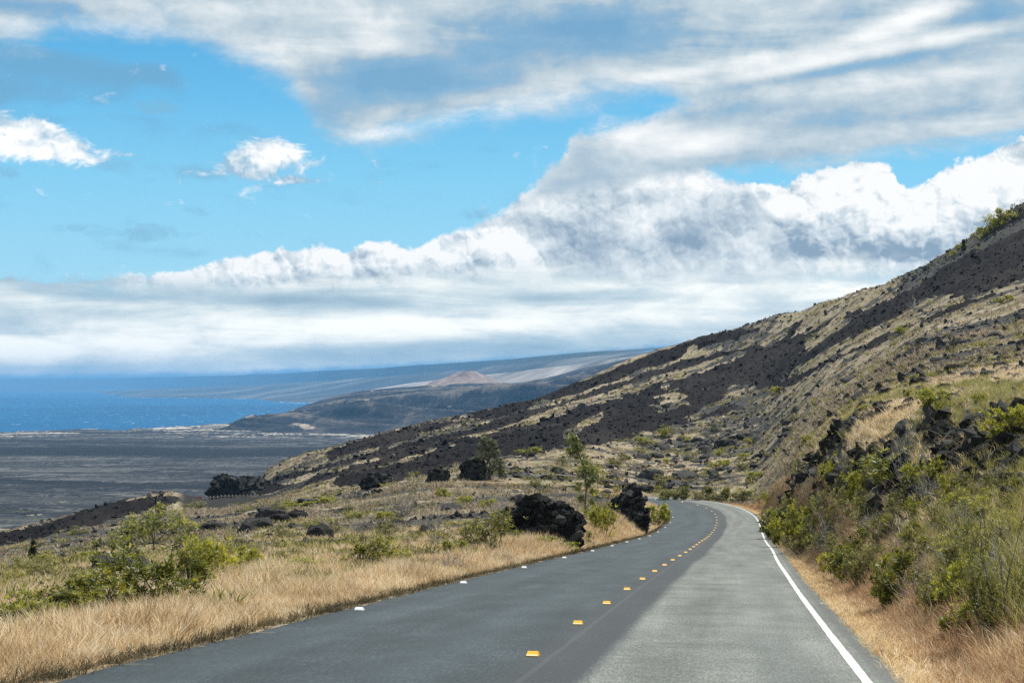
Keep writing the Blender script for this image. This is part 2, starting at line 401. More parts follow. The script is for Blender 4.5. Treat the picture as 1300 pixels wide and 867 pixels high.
# ------------------------------------------------------------------ the lie of the land: heights along bearings
# each bearing: (distance, line of sight as a photo row) pairs, last one being the crest
PL = lambda Y: 650 + 2880 / Y
COLS = {
    0: [(12, 882), (16, 829), (20, 795), (25, 772), (32, 755), (40, 745), (55, 733), (75, 722), (100, 713), (130, 706), (170, 698), (210, 690), (250, 681)],
    60: [(13, 866), (17, 818), (21, 791), (26, 769), (33, 750), (42, 736), (57, 722), (78, 711), (105, 702), (135, 695), (175, 687), (215, 678), (258, 666)],
    150: [(16, 826), (20, 796), (25, 774), (32, 752), (43, 731), (60, 711), (80, 700), (110, 690), (140, 683), (180, 673), (230, 658), (275, 639)],
    215: [(17, 816), (22, 785), (27, 764), (34, 744), (45, 724), (60, 706), (80, 694), (110, 682), (145, 672), (190, 660), (240, 647), (290, 624)],
    280: [(18, 810), (22, 784), (27, 763), (34, 744), (45, 724), (60, 706), (80, 691), (105, 678), (140, 667), (180, 659), (230, 650), (270, 642), (325, 632.5)],
    340: [(20, 796), (25, 768), (32, 747), (42, 724), (57, 700), (78, 682), (105, 667), (140, 655), (180, 646), (230, 638), (280, 633), (330, 628), (372, 612), (430, 597)],
    450: [(24, 772), (30, 749), (38, 726), (50, 705), (65, 688), (85, 671), (110, 655), (140, 641), (180, 627), (230, 611), (290, 591), (360, 572), (440, 562)],
    600: [(33, 737), (42, 715), (55, 691), (70, 669), (90, 651), (115, 634), (150, 616), (190, 600), (240, 583), (300, 566), (370, 548), (445, 526)],
    740: [(50, 708), (58, 694), (66, 678), (78, 662), (92, 648), (115, 636), (140, 626), (157, 622), (190, 598), (240, 573), (300, 550), (360, 528), (430, 506), (485, 484)],
    850: [(100, 680), (120, 667), (150, 640), (164, 632.5), (180, 622), (205, 606), (240, 588), (285, 565), (330, 535), (385, 500), (440, 468), (485, 440)],
    950: [(90, 684), (115, 663), (140, 646), (160, 637), (178, 622), (205, 600), (240, 578), (285, 550), (330, 517), (385, 475), (430, 440), (468, 413)],
    1000: [(55, 703), (64, 688), (74, 662), (90, 607), (108, 596), (126, 586), (160, 572), (200, 556), (250, 530), (300, 497), (360, 458), (420, 424), (462, 398)],
    1050: [(23.5, 772), (29, 742), (37, 708), (48, 650), (62, 562), (75, 553), (95, 545), (124, 532), (160, 517), (210, 497), (260, 470), (310, 442), (370, 414), (440, 385)],
    1100: [(18, 818), (22, 785), (28, 735), (37, 655), (51, 530), (62, 522), (82, 515), (112, 503), (150, 487), (200, 465), (250, 440), (300, 418), (350, 395), (410, 369)],
    1180: [(13, 868), (16, 824), (21, 752), (29, 640), (41, 514), (52, 503), (68, 490), (92, 474), (130, 450), (180, 425), (240, 398), (300, 371), (380, 338)],
    1300: [(10.2, 930), (13, 866), (16, 800), (20, 710), (26, 600), (33, 507), (42, 492), (54, 477), (74, 460), (101, 440), (140, 412), (190, 380), (250, 335), (300, 295), (350, 262)],
    1400: [(8.2, 1000), (10.5, 940), (13, 860), (17, 750), (22, 640), (29, 520), (37, 490), (50, 470), (72, 445), (100, 418), (140, 385), (190, 345), (250, 295), (300, 250), (340, 215)],
}
YG = np.exp(np.linspace(math.log(3.0), math.log(1500.0), 420))
PXS = sorted(COLS)
_tab = []
for px in PXS:
    pts = COLS[px]
    y0 = pts[0][0]
    Ys, Zs = [], []
    for Yp in [3, 5, 7, 9, 12, 16, 22, 30, 45, 65, 85]:
        if Yp < y0 * 0.82: Ys.append(Yp); Zs.append(-1.44 - 0.08 * Yp)
    for Yp, py in pts: Ys.append(Yp); Zs.append((490 - py) / F * Yp)
    Yc, zc = Ys[-1], Zs[-1]
    drop = 34 if px < 400 else 14
    for k, dz in ((1.10, drop * .35), (1.25, drop), (1.6, None), (2.2, None)):
        z = zc - dz if dz is not None else (zc + (-100 - zc) * (0.75 if k == 1.6 else 0.97))
        Ys.append(Yc * k); Zs.append(z)
    Ys += [max(1150, Yc * 2.4), 1500]; Zs += [-101.0, -102.0]
    _tab.append(pchip(np.log(Ys), Zs, np.log(YG)))
_tab = np.array(_tab)                                   # bearings x distances
UG = np.linspace((-20 - 650) / F, (1400 - 650) / F, 356)
_us = (np.array(PXS) - 650) / F
TAB = np.array([pchip(_us, _tab[:, j], UG) for j in range(len(YG))]).T
k5 = np.array([1, 3, 4, 3, 1]) / 12.0
TAB = np.apply_along_axis(lambda v: np.convolve(np.r_[v[0], v[0], v, v[-1], v[-1]], k5, 'valid'), 0, TAB)
def table(u, Y):
    Yc = np.clip(Y, 3.0, 1499)
    fi = (np.clip(u, UG[0], UG[-1]) - UG[0]) / (UG[1] - UG[0]); fj = (np.log(Yc) - math.log(3.0)) / (math.log(1500 / 3.0)) * (len(YG) - 1)
    i = np.clip(fi.astype(int), 0, len(UG) - 2); j = np.clip(fj.astype(int), 0, len(YG) - 2)
    a = fi - i; b = fj - j
    z = TAB[i, j] * (1 - a) * (1 - b) + TAB[i + 1, j] * a * (1 - b) + TAB[i, j + 1] * (1 - a) * b + TAB[i + 1, j + 1] * a * b
    return z + 0.08 * np.clip(3.0 - Y, 0, None)

# lava flows on the hill: (bearing px, centre row, half thickness) strips down the slope
FLOWS = [
    [(1420, 250, 34), (1300, 328, 34), (1250, 345, 31), (1200, 362, 24), (1165, 382, 14), (1130, 397, 15), (1080, 411, 17), (1030, 432, 22), (980, 456, 28), (930, 480, 31), (880, 500, 31), (830, 517, 30), (780, 530, 28), (730, 543, 25), (680, 556, 22), (630, 568, 18), (570, 580, 15), (500, 597, 11), (430, 611, 8)],
    [(960, 419, 5), (900, 434, 6), (840, 453, 7), (780, 477, 7), (700, 504, 7), (640, 522, 7), (560, 542, 7), (480, 562, 8), (420, 579, 6)],
    [(1000, 432, 3), (940, 446, 4), (860, 466, 4), (780, 493, 4), (700, 519, 4), (640, 538, 4), (560, 557, 5), (480, 577, 4), (400, 597, 4), (350, 610, 3)],
    [(1260, 378, 6), (1200, 396, 6), (1150, 416, 7), (1110, 436, 7), (1080, 450, 5), (1030, 470, 4), (990, 492, 7), (960, 510, 6)],
    [(700, 535, 2), (620, 556, 3), (540, 573, 4), (460, 592, 5), (380, 616, 5), (330, 624, 4)],
    [(1060, 463, 2), (1000, 485, 5), (940, 512, 6), (880, 532, 6), (830, 545, 5)],
    [(300, 618, 12), (265, 628, 10)],
    [(246, 634, 3), (226, 632, 7), (200, 638, 11), (160, 650, 12), (110, 663, 12), (60, 678, 11), (0, 692, 9), (-40, 700, 8)],
]
def lava_mask(X, Y, Z):
    u = X / np.maximum(Y, 1.0); v = Z / np.maximum(Y, 1.0)
    px = 650 + F * u; py = 490 - F * v
    wob = fbm(X * 0.05, Y * 0.022, 5, .6) * 13 + fbm(X * 0.35, Y * 0.2, 4, .6) * 3.6
    m = np.zeros_like(X)
    for fl in FLOWS:
        a = np.array(fl)[::-1]
        c = np.interp(px, a[:, 0], a[:, 1]); h = np.interp(px, a[:, 0], a[:, 2])
        edge = (px > a[0, 0] - 4) & (px < a[-1, 0] + 4)
        d = h * .95 - .5 + wob * np.clip(h / 12, .45, 1.2) - np.abs(py - c)
        m = np.maximum(m, np.where(edge, sstep(d, -2.0, 2.0), 0))
    isl = np.maximum(1 - ((px - 742) / 26)**2 - ((py + (px - 742) * 0.62 - 541) / 7)**2, 1 - ((px - 900) / 34)**2 - ((py + (px - 900) * .45 - 521) / 4)**2)
    holes = sstep(fbm(X * .055 + 13, Y * .02 - 5, 5, .62), .25, .38) * (px < 1180)
    m = m * (1 - .95 * holes)
    m = m * (1 - sstep(isl + wob * 0.06, -0.1, 0.3))
    return m * (Y > 110)
def ground_parts(X, Y):
    X = np.asarray(X, float); Y = np.asarray(Y, float)
    u = X / np.maximum(Y, 6.0)
    z = table(u, Y)
    d, zr, s = road_frame(X, Y)
    out = np.maximum(np.where(d < 0, EL - d, d - ER), 0.0)          # metres outside the asphalt
    lav = lava_mask(X, Y, z)
    global PULL
    far = np.clip(Y / 120.0, 0.12, 2.2)
    rise = sstep(out, 0.3, 6.0)
    bear = 650 + F * u
    pull = sstep(bear, 192, 268) * (1 - sstep(bear, 345 + (Y - 255) * .35, 385 + (Y - 255) * .35)) * sstep(Y, 232 + (bear - 215) * .25, 246 + (bear - 215) * .25) * (1 - sstep(Y, 326, 334))
    calm = sstep(bear, 190, 230) * (1 - sstep(bear, 400, 440)) * sstep(Y, 165, 220) * (1 - sstep(Y, 330, 340))
    rise = rise * (1 - .85 * np.maximum(calm, pull))
    hum = fbm(X * 0.16, Y * 0.16, 4) * 0.26 * np.clip(far, .4, 2) + fbm(X * 0.9, Y * 0.9, 3) * 0.07
    hum = hum + fbm(X * 0.035 + 50, Y * 0.03, 3) * 0.7 * sstep(Y, 60, 200)
    rough = fbm(X * 0.55, Y * 0.45, 4, 0.6, True)
    lav = lav * (1 - pull)
    PULL = pull
    z = z + hum * rise + lav * (rough * 0.45 + 0.2)
    # ledges of old lava showing through the grass
    led = sstep(fbm(X * 0.11 - 30, Y * 0.22 + 11, 4, 0.55), 0.12, 0.42) * rise * sstep(Y, 30, 60)
    led = np.maximum(led, sstep(fbm(X * 0.5 + 9, Y * 0.9 + 4, 4, 0.6), 0.30, 0.5) * rise * 0.8 * sstep(Y, 18, 40))
    ppx = 650 + F * u; ppy = 490 - F * z / np.maximum(Y, 6.0)
    led = np.maximum(led, sstep(ppx, 1110, 1160) * sstep(np.interp(ppx, [1100, 1165, 1250, 1300, 1420], [400, 374, 322, 300, 222]) - ppy, -2, 6) * (Y > 200) * (.75 + .25 * fbm(X * .3, Y * .3, 3)))
    oldl = sstep(fbm(X * .045 + 61, Y * .018 + 7, 5, .6), -.10, .25) * sstep(Y, 190, 260) * sstep(1080 - ppx, 0, 140)
    oldl = oldl * (1 - pull)
    led = np.maximum(led, oldl * (.55 + .5 * fbm(X * .5, Y * .4, 3)))
    bank = (d > 0) & (d < 40) & (Y < 118)
    led = np.maximum(led, np.where(bank, sstep(z - zr, 1.5, 2.4) * sstep(fbm(X * .30 + 3, Y * .16, 4, .6), -.12, .12) * (1 - sstep(out, 7, 12)) * sstep(Y, 18, 26), 0))
    z = z + led * (0.15 + 0.22 * rough) * np.clip(far, .3, 1.5)
    w = sstep(out, 0.0, 2.0)
    endf = 1.0 - sstep(s, ROAD_S[-1] - 3, ROAD_S[-1])
    w = 1 - (1 - w) * endf
    zroad = zr - 0.06 - 0.05 * sstep(out, 0.05, 0.6)
    z = np.where(np.abs(d) < 90, zroad * (1 - w) + z * w, z)
    return z, d, out, lav, led
def gz(X, Y): return ground_parts(np.atleast_1d(X), np.atleast_1d(Y))[0]
_ys = np.exp(np.linspace(math.log(7), math.log(560), 900))
def at(px, py):
    """ground point first met along the line of sight through photo pixel (px, py)"""
    u = (px - 650) / F
    z = gz(u * _ys, _ys)
    row = 490 - F * z / _ys
    hit = np.where(row <= py)[0]
    i = hit[0] if len(hit) else int(np.argmin(row))
    if 0 < i and len(hit):
        a = (row[i - 1] - py) / max(row[i - 1] - row[i], 1e-6)
        Yh = _ys[i - 1] + a * (_ys[i] - _ys[i - 1])
    else: Yh = _ys[i]
    return u * Yh, Yh, float(gz(u * Yh, Yh)[0])

# ------------------------------------------------------------------ materials
def mat(name):
    m = bpy.data.materials.new(name); m.use_nodes = True
    m.node_tree.nodes.clear()
    N = NT(m.node_tree)
    out = N.new('ShaderNodeOutputMaterial')
    return m, N, out
def principled(N, out, col, rough=0.9, spec=0.2, bump=None, bdist=0.05, bstr=0.6):
    b = N.new('ShaderNodeBsdfPrincipled')
    if isinstance(col, tuple): col = (*col[:3], 1)
    N.put(b.inputs['Base Color'], col); N.put(b.inputs['Roughness'], rough); N.put(b.inputs['Specular IOR Level'], spec)
    if bump is not None:
        bn = N.new('ShaderNodeBump'); bn.inputs['Strength'].default_value = bstr; bn.inputs['Distance'].default_value = bdist
        N.put(bn.inputs['Height'], bump); N.l.new(bn.outputs[0], b.inputs['Normal'])
    N.l.new(b.outputs[0], out.inputs[0])
    return b
def pos(N): return N.new('ShaderNodeNewGeometry').outputs['Position']

def ground_material():
    m, N, out = mat('dry_grass_and_lava_ground')
    P = pos(N)
    lav = N.attr('lava'); led = N.attr('ledge'); sho = N.attr('shoulder'); dist = N.attr('range')
    red = N.attr('redverge')
    a = N.noise(P, 0.09, 6, 0.6); b = N.noise(N.mapping(P, scale=(1, 1.6, 1)), 0.8, 6, 0.65); c = N.noise(P, 5.0, 5, 0.7)
    v = N.add(N.mul(a, 0.55), N.add(N.mul(b, 0.65), N.mul(c, 0.30)))
    g = N.ramp(v, [(0.50, (.07, .058, .038)), (0.62, (.175, .138, .088)), (0.74, (.29, .235, .155)), (0.88, (.42, .345, .25)), (1.0, (.52, .45, .35))])
    ol = N.ss(N.noise(P, 0.16, 5, 0.6), 0.46, 0.66)
    g = N.mix(N.mul(ol, 0.6), g, N.ramp(v, [(0.5, (.045, .05, .018)), (0.75, (.17, .16, .06)), (1.0, (.32, .30, .14))]))
    rk = N.noise(P, 1.6, 6, 0.7); rk2 = N.noise(P, 0.35, 5, 0.6)
    grey = N.ramp(N.add(N.mul(rk, .7), N.mul(rk2, .4)), [(0.35, (.022, .022, .022)), (0.6, (.075, .072, .066)), (0.8, (.17, .16, .14))])
    col = N.mix(N.ss(N.add(led, N.mul(N.sub(rk, 0.5), 0.9)), 0.35, 0.6), g, grey)
    lv = N.ramp(N.noise(P, 0.9, 7, 0.72), [(0.3, (.003, .0022, .0024)), (0.58, (.010, .0076, .0078)), (0.8, (.036, .028, .025))])
    old_ = N.ss(N.noise(N.mapping(P, scale=(.05, .02, .05)), 1.0, 6, .65), .46, .62)
    lv = N.mix(N.mul(old_, .55), lv, N.ramp(rk, [(.3, (.016, .012, .010)), (.6, (.050, .041, .034)), (.8, (.11, .098, .085))]))
    lmask = N.ss(N.add(lav, N.mul(N.sub(rk, 0.5), 0.55)), 0.38, 0.58)
    col = N.mix(lmask, col, lv)
    gv = N.ss(N.add(N.attr('gravel'), N.mul(N.sub(rk, .5), .6)), .35, .6)
    col = N.mix(gv, col, N.ramp(N.noise(P, 2.5, 5, .7), [(.3, (.014, .0125, .0115)), (.7, (.042, .038, .034))]))
    straw = N.ramp(N.noise(P, 22.0, 5, 0.7), [(0.3, (.20, .12, .045)), (0.5, (.50, .33, .14)), (0.75, (.66, .49, .25))])
    col = N.mix(N.ss(N.add(sho, N.mul(N.sub(c, .5), .8)), .35, .65), col, straw)
    rg = N.ramp(c, [(0.3, (.15, .085, .05)), (0.7, (.36, .23, .14))])
    col = N.mix(N.mul(N.ss(N.add(red, N.mul(N.sub(b, .5), .8)), .35, .75), .7), col, rg)
    hb = N.add(N.mul(N.noise(P, 0.9, 8, 0.72), 1.0), N.mul(c, 0.2))
    principled(N, out, col, 0.95, 0.1, hb, 0.55, 0.8)
    return m
M_GROUND = ground_material()

def lava_material(name, lo, mid, hi, scale=1.0, lichen=.5):
    m, N, out = mat(name)
    rnd = N.new('ShaderNodeObjectInfo').outputs['Random']
    P = pos(N)
    n = N.noise(P, 3.0 * scale, 8, 0.68); f = N.noise(P, 14.0 * scale, 5, 0.7)
    lich = N.mul(N.ss(N.noise(P, 1.3 * scale, 6, 0.65), 0.50, 0.66), lichen)
    c = N.ramp(N.add(N.mul(n, .8), N.mul(rnd, .25)), [(0.25, lo), (0.55, mid), (0.85, hi)])
    c = N.mix(lich, c, (.15, .145, .125))
    h = N.add(N.mul(n, 1.0), N.mul(f, 0.45))
    principled(N, out, c, 0.9, 0.18, h, 0.34 / scale, 1.0)
    return m
M_LAVA = lava_material('fractured_black_lava', (.006, .0055, .0055), (.022, .020, .019), (.095, .088, .08))
M_CLINKER = lava_material('brown_black_clinker', (.003, .0024, .0025), (.009, .007, .007), (.034, .027, .024), 1.0, .15)
M_ROCK = lava_material('weathered_grey_lava', (.022, .022, .021), (.065, .063, .058), (.16, .15, .135))

def leaf_material(name, stops, trans=0.35, rough=0.45, glow=(1.0, .95, .55), patch=.8, pamp=.5):
    m, N, out = mat(name)
    ti = N.attr('tint')
    rnd = N.new('ShaderNodeObjectInfo').outputs['Random']
    pn = N.noise(pos(N), patch, 4, .6)
    c = N.ramp(N.add(N.add(ti, N.mul(N.sub(rnd, 0.5), 0.22)), N.mul(N.sub(pn, .5), pamp)), stops)
    b = N.new('ShaderNodeBsdfPrincipled')
    N.l.new(c, b.inputs['Base Color']); b.inputs['Roughness'].default_value = rough; b.inputs['Specular IOR Level'].default_value = 0.3
    tr = N.new('ShaderNodeBsdfTranslucent')
    N.l.new(N.mix(1.0, c, glow, 'MULTIPLY'), tr.inputs[0])
    mx = N.new('ShaderNodeMixShader'); mx.inputs[0].default_value = trans
    N.l.new(b.outputs[0], mx.inputs[1]); N.l.new(tr.outputs[0], mx.inputs[2])
    N.l.new(mx.outputs[0], out.inputs[0])
    return m
M_LEAF = {
    'green': leaf_material('green_shrub_leaf', [(0.0, (.045, .058, .012)), (0.4, (.145, .16, .026)), (0.75, (.32, .305, .045)), (1.0, (.50, .42, .09))], .45),
    'yellow': leaf_material('yellow_green_leaf', [(0.0, (.10, .115, .016)), (0.45, (.29, .30, .035)), (0.8, (.50, .47, .06)), (1.0, (.62, .53, .12))], .45),
    'olive': leaf_material('olive_shrub_leaf', [(0.0, (.06, .066, .02)), (0.45, (.20, .195, .055)), (0.8, (.38, .35, .11)), (1.0, (.50, .39, .18))], .4),
    'pale': leaf_material('pale_tree_leaf', [(0.0, (.08, .10, .035)), (0.45, (.24, .26, .075)), (0.8, (.45, .44, .13)), (1.0, (.60, .56, .22))]),
    'dark': leaf_material('dark_tree_leaf', [(0.0, (.022, .032, .018)), (0.5, (.06, .075, .04)), (0.85, (.13, .14, .07)), (1.0, (.20, .20, .10))], 0.25),
    'sage': leaf_material('grey_green_leaf', [(0.0, (.05, .06, .035)), (0.45, (.13, .145, .085)), (0.8, (.25, .26, .15)), (1.0, (.36, .36, .22))], .35),
    'twig': leaf_material('grey_dead_twig', [(0.0, (.14, .125, .105)), (0.5, (.30, .275, .24)), (1.0, (.48, .45, .40))], 0.05, 0.9),
}
M_STRAW = leaf_material('dry_straw_grass', [(0.0, (.24, .145, .07)), (0.3, (.58, .40, .20)), (0.6, (.80, .63, .40)), (1.0, (.90, .83, .68))], 0.5, 0.7, (1, .97, .88), .55, 1.5)
M_HAY = leaf_material('pale_hill_grass', [(0.0, (.08, .062, .040)), (0.4, (.235, .185, .125)), (0.7, (.40, .325, .235)), (1.0, (.56, .475, .37))], 0.3, 0.8, (1, .97, .85), .12, 1.6)
M_RED = leaf_material('reddish_grass', [(0.0, (.24, .12, .06)), (0.4, (.45, .27, .15)), (0.75, (.62, .44, .26)), (1.0, (.76, .64, .42))], 0.35, 0.7, (1, .95, .85), .6, 1.4)
M_SEDGE = leaf_material('green_gold_sedge', [(0.0, (.07, .08, .016)), (0.35, (.23, .22, .045)), (0.65, (.44, .38, .11)), (1.0, (.72, .65, .46))], 0.35, 0.6)
M_THATCH_SHADE = leaf_material('shaded_edge_thatch', [(0.0, (.03, .026, .015)), (0.4, (.085, .07, .04)), (0.75, (.19, .15, .085)), (1.0, (.36, .28, .16))], .1, .8, (1, .95, .7), 1.2, 1.2)  # dead thatch, its colour darkened to carry the shade at the grass foot
M_LOW = leaf_material('olive_low_plants', [(0.0, (.06, .062, .02)), (0.45, (.19, .18, .055)), (0.8, (.36, .33, .11)), (1.0, (.48, .42, .20))], .4, .6, (1, .95, .6), .3, 1.0)
def bark_material(name, a, b):
    m, N, out = mat(name)
    P = pos(N)
    n = N.noise(N.mapping(P, scale=(6, 6, 1.5)), 4.0, 5, 0.65)
    principled(N, out, N.ramp(n, [(0.3, a), (0.7, b)]), 0.9, 0.15, n, 0.02, 0.6)
    return m
M_BARK = bark_material('grey_bark', (.06, .052, .045), (.20, .18, .155))
M_DEAD = bark_material('bleached_wood', (.30, .27, .23), (.56, .52, .46))

def asphalt_material():
    m, N, out = mat('asphalt_two_ages')
    uv = N.new('ShaderNodeUVMap'); uv.uv_map = 'road'
    sp = N.new('ShaderNodeSeparateXYZ'); N.l.new(uv.outputs[0], sp.inputs[0])
    d, s = sp.outputs[0], sp.outputs[1]
    P = pos(N)
    lo = N.noise(N.mapping(uv.outputs[0], scale=(1.6, 0.10, 1)), 1.0, 4, 0.55)
    mid = N.noise(N.mapping(uv.outputs[0], scale=(1.0, 0.5, 1)), 1.2, 5, 0.6)
    fine = N.noise(N.mapping(uv.outputs[0], scale=(38.0, 5.0, 1)), 1.0, 5, 0.8); grit = N.voro(P, 90.0); big = N.voro(P, 28.0, 2.0)
    dw = N.add(d, N.mul(N.sub(lo, 0.5), 0.25))
    old = N.ss(N.add(d, N.add(N.mul(N.sub(lo, 0.5), 0.2), N.mul(N.sub(fine, .5), .12))), 0.62, 0.86)                                           # newer black strip ends right of the centre line
    newc = N.ramp(N.add(N.mul(lo, .22), N.add(N.mul(fine, .58), N.mul(mid, .2))), [(0.38, (.005, .010, .013)), (0.5, (.026, .042, .049)), (0.62, (.10, .132, .145))])
    band = N.add(N.ss(N.m('ABSOLUTE', N.sub(dw, -1.0)), 0.15, 0.75), N.ss(N.m('ABSOLUTE', N.sub(dw, -2.9)), 0.15, 0.6))
    newc = N.mix(N.mul(N.sub(2.0, band), 0.28), newc, (.058, .086, .098))     # polished wheel paths
    newc = N.mix(N.mul(N.ss(dw, -0.35, 0.15), .55), newc, (.040, .042, .044))
    oldc = N.ramp(N.add(N.mul(lo, .25), N.add(N.mul(fine, .55), N.mul(mid, .2))), [(0.38, (.060, .066, .057)), (0.5, (.175, .188, .164)), (0.62, (.36, .37, .33))])
    streak = N.mul(N.ss(N.noise(N.mapping(uv.outputs[0], loc=(4, 3, 0), scale=(0.55, 0.9, 1)), 1.0, 5, 0.7), .50, .66), N.ss(N.m('ABSOLUTE', N.sub(d, 1.5)), 1.1, 0.2))
    oldc = N.mix(N.mul(streak, .65), oldc, (.095, .102, .09))
    oldc = N.mix(N.mul(N.ss(N.m('ABSOLUTE', N.sub(dw, 2.45)), .5, .1), .25), oldc, (.17, .19, .185))
    oldc = N.mix(N.mul(N.ss(d, 3.28, 3.36), .6), oldc, (.075, .08, .076))
    c = N.mix(old, newc, oldc)
    c = N.mix(N.mul(N.ss(N.m('ABSOLUTE', N.sub(N.add(d, N.mul(N.sub(mid, .5), .05)), 0.18)), .05, .01), .35), c, (.11, .115, .115))  # seam between the lanes
    c = N.mix(N.ss(grit, .38, .12, 0, .35), c, N.mix(old, (.13, .145, .15), (.36, .36, .33)))
    c = N.mix(N.mul(N.ss(big, .55, .75), .4), c, (.02, .022, .022))
    cross = N.noise(N.mapping(uv.outputs[0], loc=(2, 9, 0), scale=(0.5, 5.0, 1)), 1.0, 4, .6)
    c = N.mix(N.mul(N.ss(cross, .54, .70), N.mul(old, .16)), c, (.10, .108, .098))
    principled(N, out, c, N.add(.66, N.mul(fine, .2)), .30, N.add(N.mul(grit, .5), fine), .006, .5)
    return m
M_ASPHALT = asphalt_material()
def paint_material(name, c, dirt, rough=.6):
    m, N, out = mat(name)
    P = pos(N)
    n = N.add(N.mul(N.noise(P, 7.0, 6, .7), .6), N.mul(N.noise(P, 60.0, 4, .7), .45))
    principled(N, out, N.ramp(n, [(0.34, dirt), (0.5, c)]), rough, .35, n, .003, .5)
    return m
M_LINE = paint_material('worn_white_paint', (.60, .59, .54), (.33, .33, .30))
def plastic_material(name, c):
    m, N, out = mat(name)
    n = N.noise(pos(N), 40.0, 4, .7)
    cc = N.mix(N.mul(n, .35), (*c,), tuple(v * .7 for v in c))
    b = N.new('ShaderNodeBsdfPrincipled'); N.l.new(cc, b.inputs['Base Color']); b.inputs['Roughness'].default_value = .4
    tr = N.new('ShaderNodeBsdfTranslucent'); N.l.new(cc, tr.inputs[0])
    mx = N.new('ShaderNodeMixShader'); mx.inputs[0].default_value = .15
    N.l.new(b.outputs[0], mx.inputs[1]); N.l.new(tr.outputs[0], mx.inputs[2]); N.l.new(mx.outputs[0], out.inputs[0])
    return m
M_YEL = plastic_material('amber_tab_plastic', (.97, .50, .010))
M_YLENS = plastic_material('cream_reflective_strip', (.95, .86, .52))
M_WHT = plastic_material('white_tab_plastic', (.92, .92, .90))
M_WLENS = plastic_material('grey_reflective_strip', (.62, .64, .64))
M_POST = paint_material('pale_wooden_post', (.34, .30, .23), (.14, .12, .09), .9)
M_REDP = paint_material('red_board_paint', (.55, .05, .03), (.38, .05, .03), .5)

# ------------------------------------------------------------------ terrain sheet
def build_terrain():
    OX, OY = 0.0, -12.0
    uc = np.r_[np.linspace(-1.1, -0.345, 60, endpoint=False), np.linspace(-0.345, 0.345, 620), np.linspace(0.345, 1.1, 61)[1:]]
    r = np.exp(np.linspace(math.log(4.0), math.log(1400.0), 900))
    U, Rr = np.meshgrid(uc, r)
    Yw = OY + Rr; Xw = OX + U * Rr
    Z, d, out, lav, led = ground_parts(Xw, Yw)
    V = np.stack([Xw, Yw, Z], -1).reshape(-1, 3)
    me = mesh_np('terrain', V, grid_faces(len(r), len(uc)), True)
    fattr(me, 'gravel', PULL); fattr(me, 'lava', lav); fattr(me, 'ledge', led); fattr(me, 'range', Yw)
    sho = np.where(d > 0, sstep(out, 0, .05) * (1 - sstep(out, .45, .75)), sstep(out, 0, .05) * (1 - sstep(out, .1, .3)) * .5) * (np.abs(d) < 60)
    far_side = (d > 0) & (Yw > 100)
    sho = np.where(far_side, sstep(out, 0, .05) * (1 - sstep(out, 1.2, 1.9)), sho)
    red = np.where((d > 0) & (d < 60), sstep(out, .3, .7) * (1 - sstep(out, 1.0, 1.6)), 0)
    fattr(me, 'shoulder', sho); fattr(me, 'redverge', red)
    tag(link('terrain', me, M_GROUND), kind='structure')
build_terrain()

# ------------------------------------------------------------------ road
def build_road():
    s = ROAD_S
    lat = np.r_[EL, EL + .05, np.linspace(EL + .3, ER - .3, 22), ER - .05, ER]
    S, L = np.meshgrid(s, lat, indexing='ij')
    ragL = fbm(s * 1.7, s * 0 + 3, 4) * .07; ragR = fbm(s * 1.9, s * 0 + 40, 4) * .08
    L = L + np.where(L < EL + .2, ragL[:, None], 0) + np.where(L > ER - .2, ragR[:, None], 0)
    X, Y, Z = road_at(S.ravel(), L.ravel())
    Z = Z + (-0.012 * np.abs(L.ravel())) + 0.0
    Z[(np.isclose(np.tile(np.arange(len(lat)), len(s)), 0)) | (np.tile(np.arange(len(lat)), len(s)) == len(lat) - 1)] -= 0.05
    me = mesh_np('road', np.stack([X, Y, Z], -1), grid_faces(len(s), len(lat)), True)
    me.flip_normals()
    uv = me.uv_layers.new(name='road')
    li = np.empty(len(me.loops), dtype=np.int32); me.loops.foreach_get('vertex_index', li)
    uv.data.foreach_set('uv', np.stack([L.ravel(), S.ravel()], -1)[li].astype(np.float32).ravel())
    tag(link('road', me, M_ASPHALT), kind='structure')
    # the solid edge line, a little hand-drawn
    sl = ROAD_S[ROAD_S < ROAD_S[-1] - 1]
    c = 3.17 + fbm(sl * .05, sl * 0 + 7, 2) * .035 - 0.06 * np.exp(-((sl - S0 - 52) / 11.0)**2)
    hw = .047 + fbm(sl * 2.5, sl * 0 + 70, 3) * .008
    A = np.array(road_at(sl, c - hw)); B = np.array(road_at(sl, c + hw))
    V = np.stack([A.T, B.T], 1).reshape(-1, 3)
    off = np.stack([c - hw, c + hw], 1).ravel()
    V[:, 2] += -0.012 * np.abs(off) + .004
    me = mesh_np('road_edge_line', V, grid_faces(len(sl), 2), False)
    me.flip_normals()
    tag(link('road_edge_line', me, M_LINE), kind='structure')
build_road()

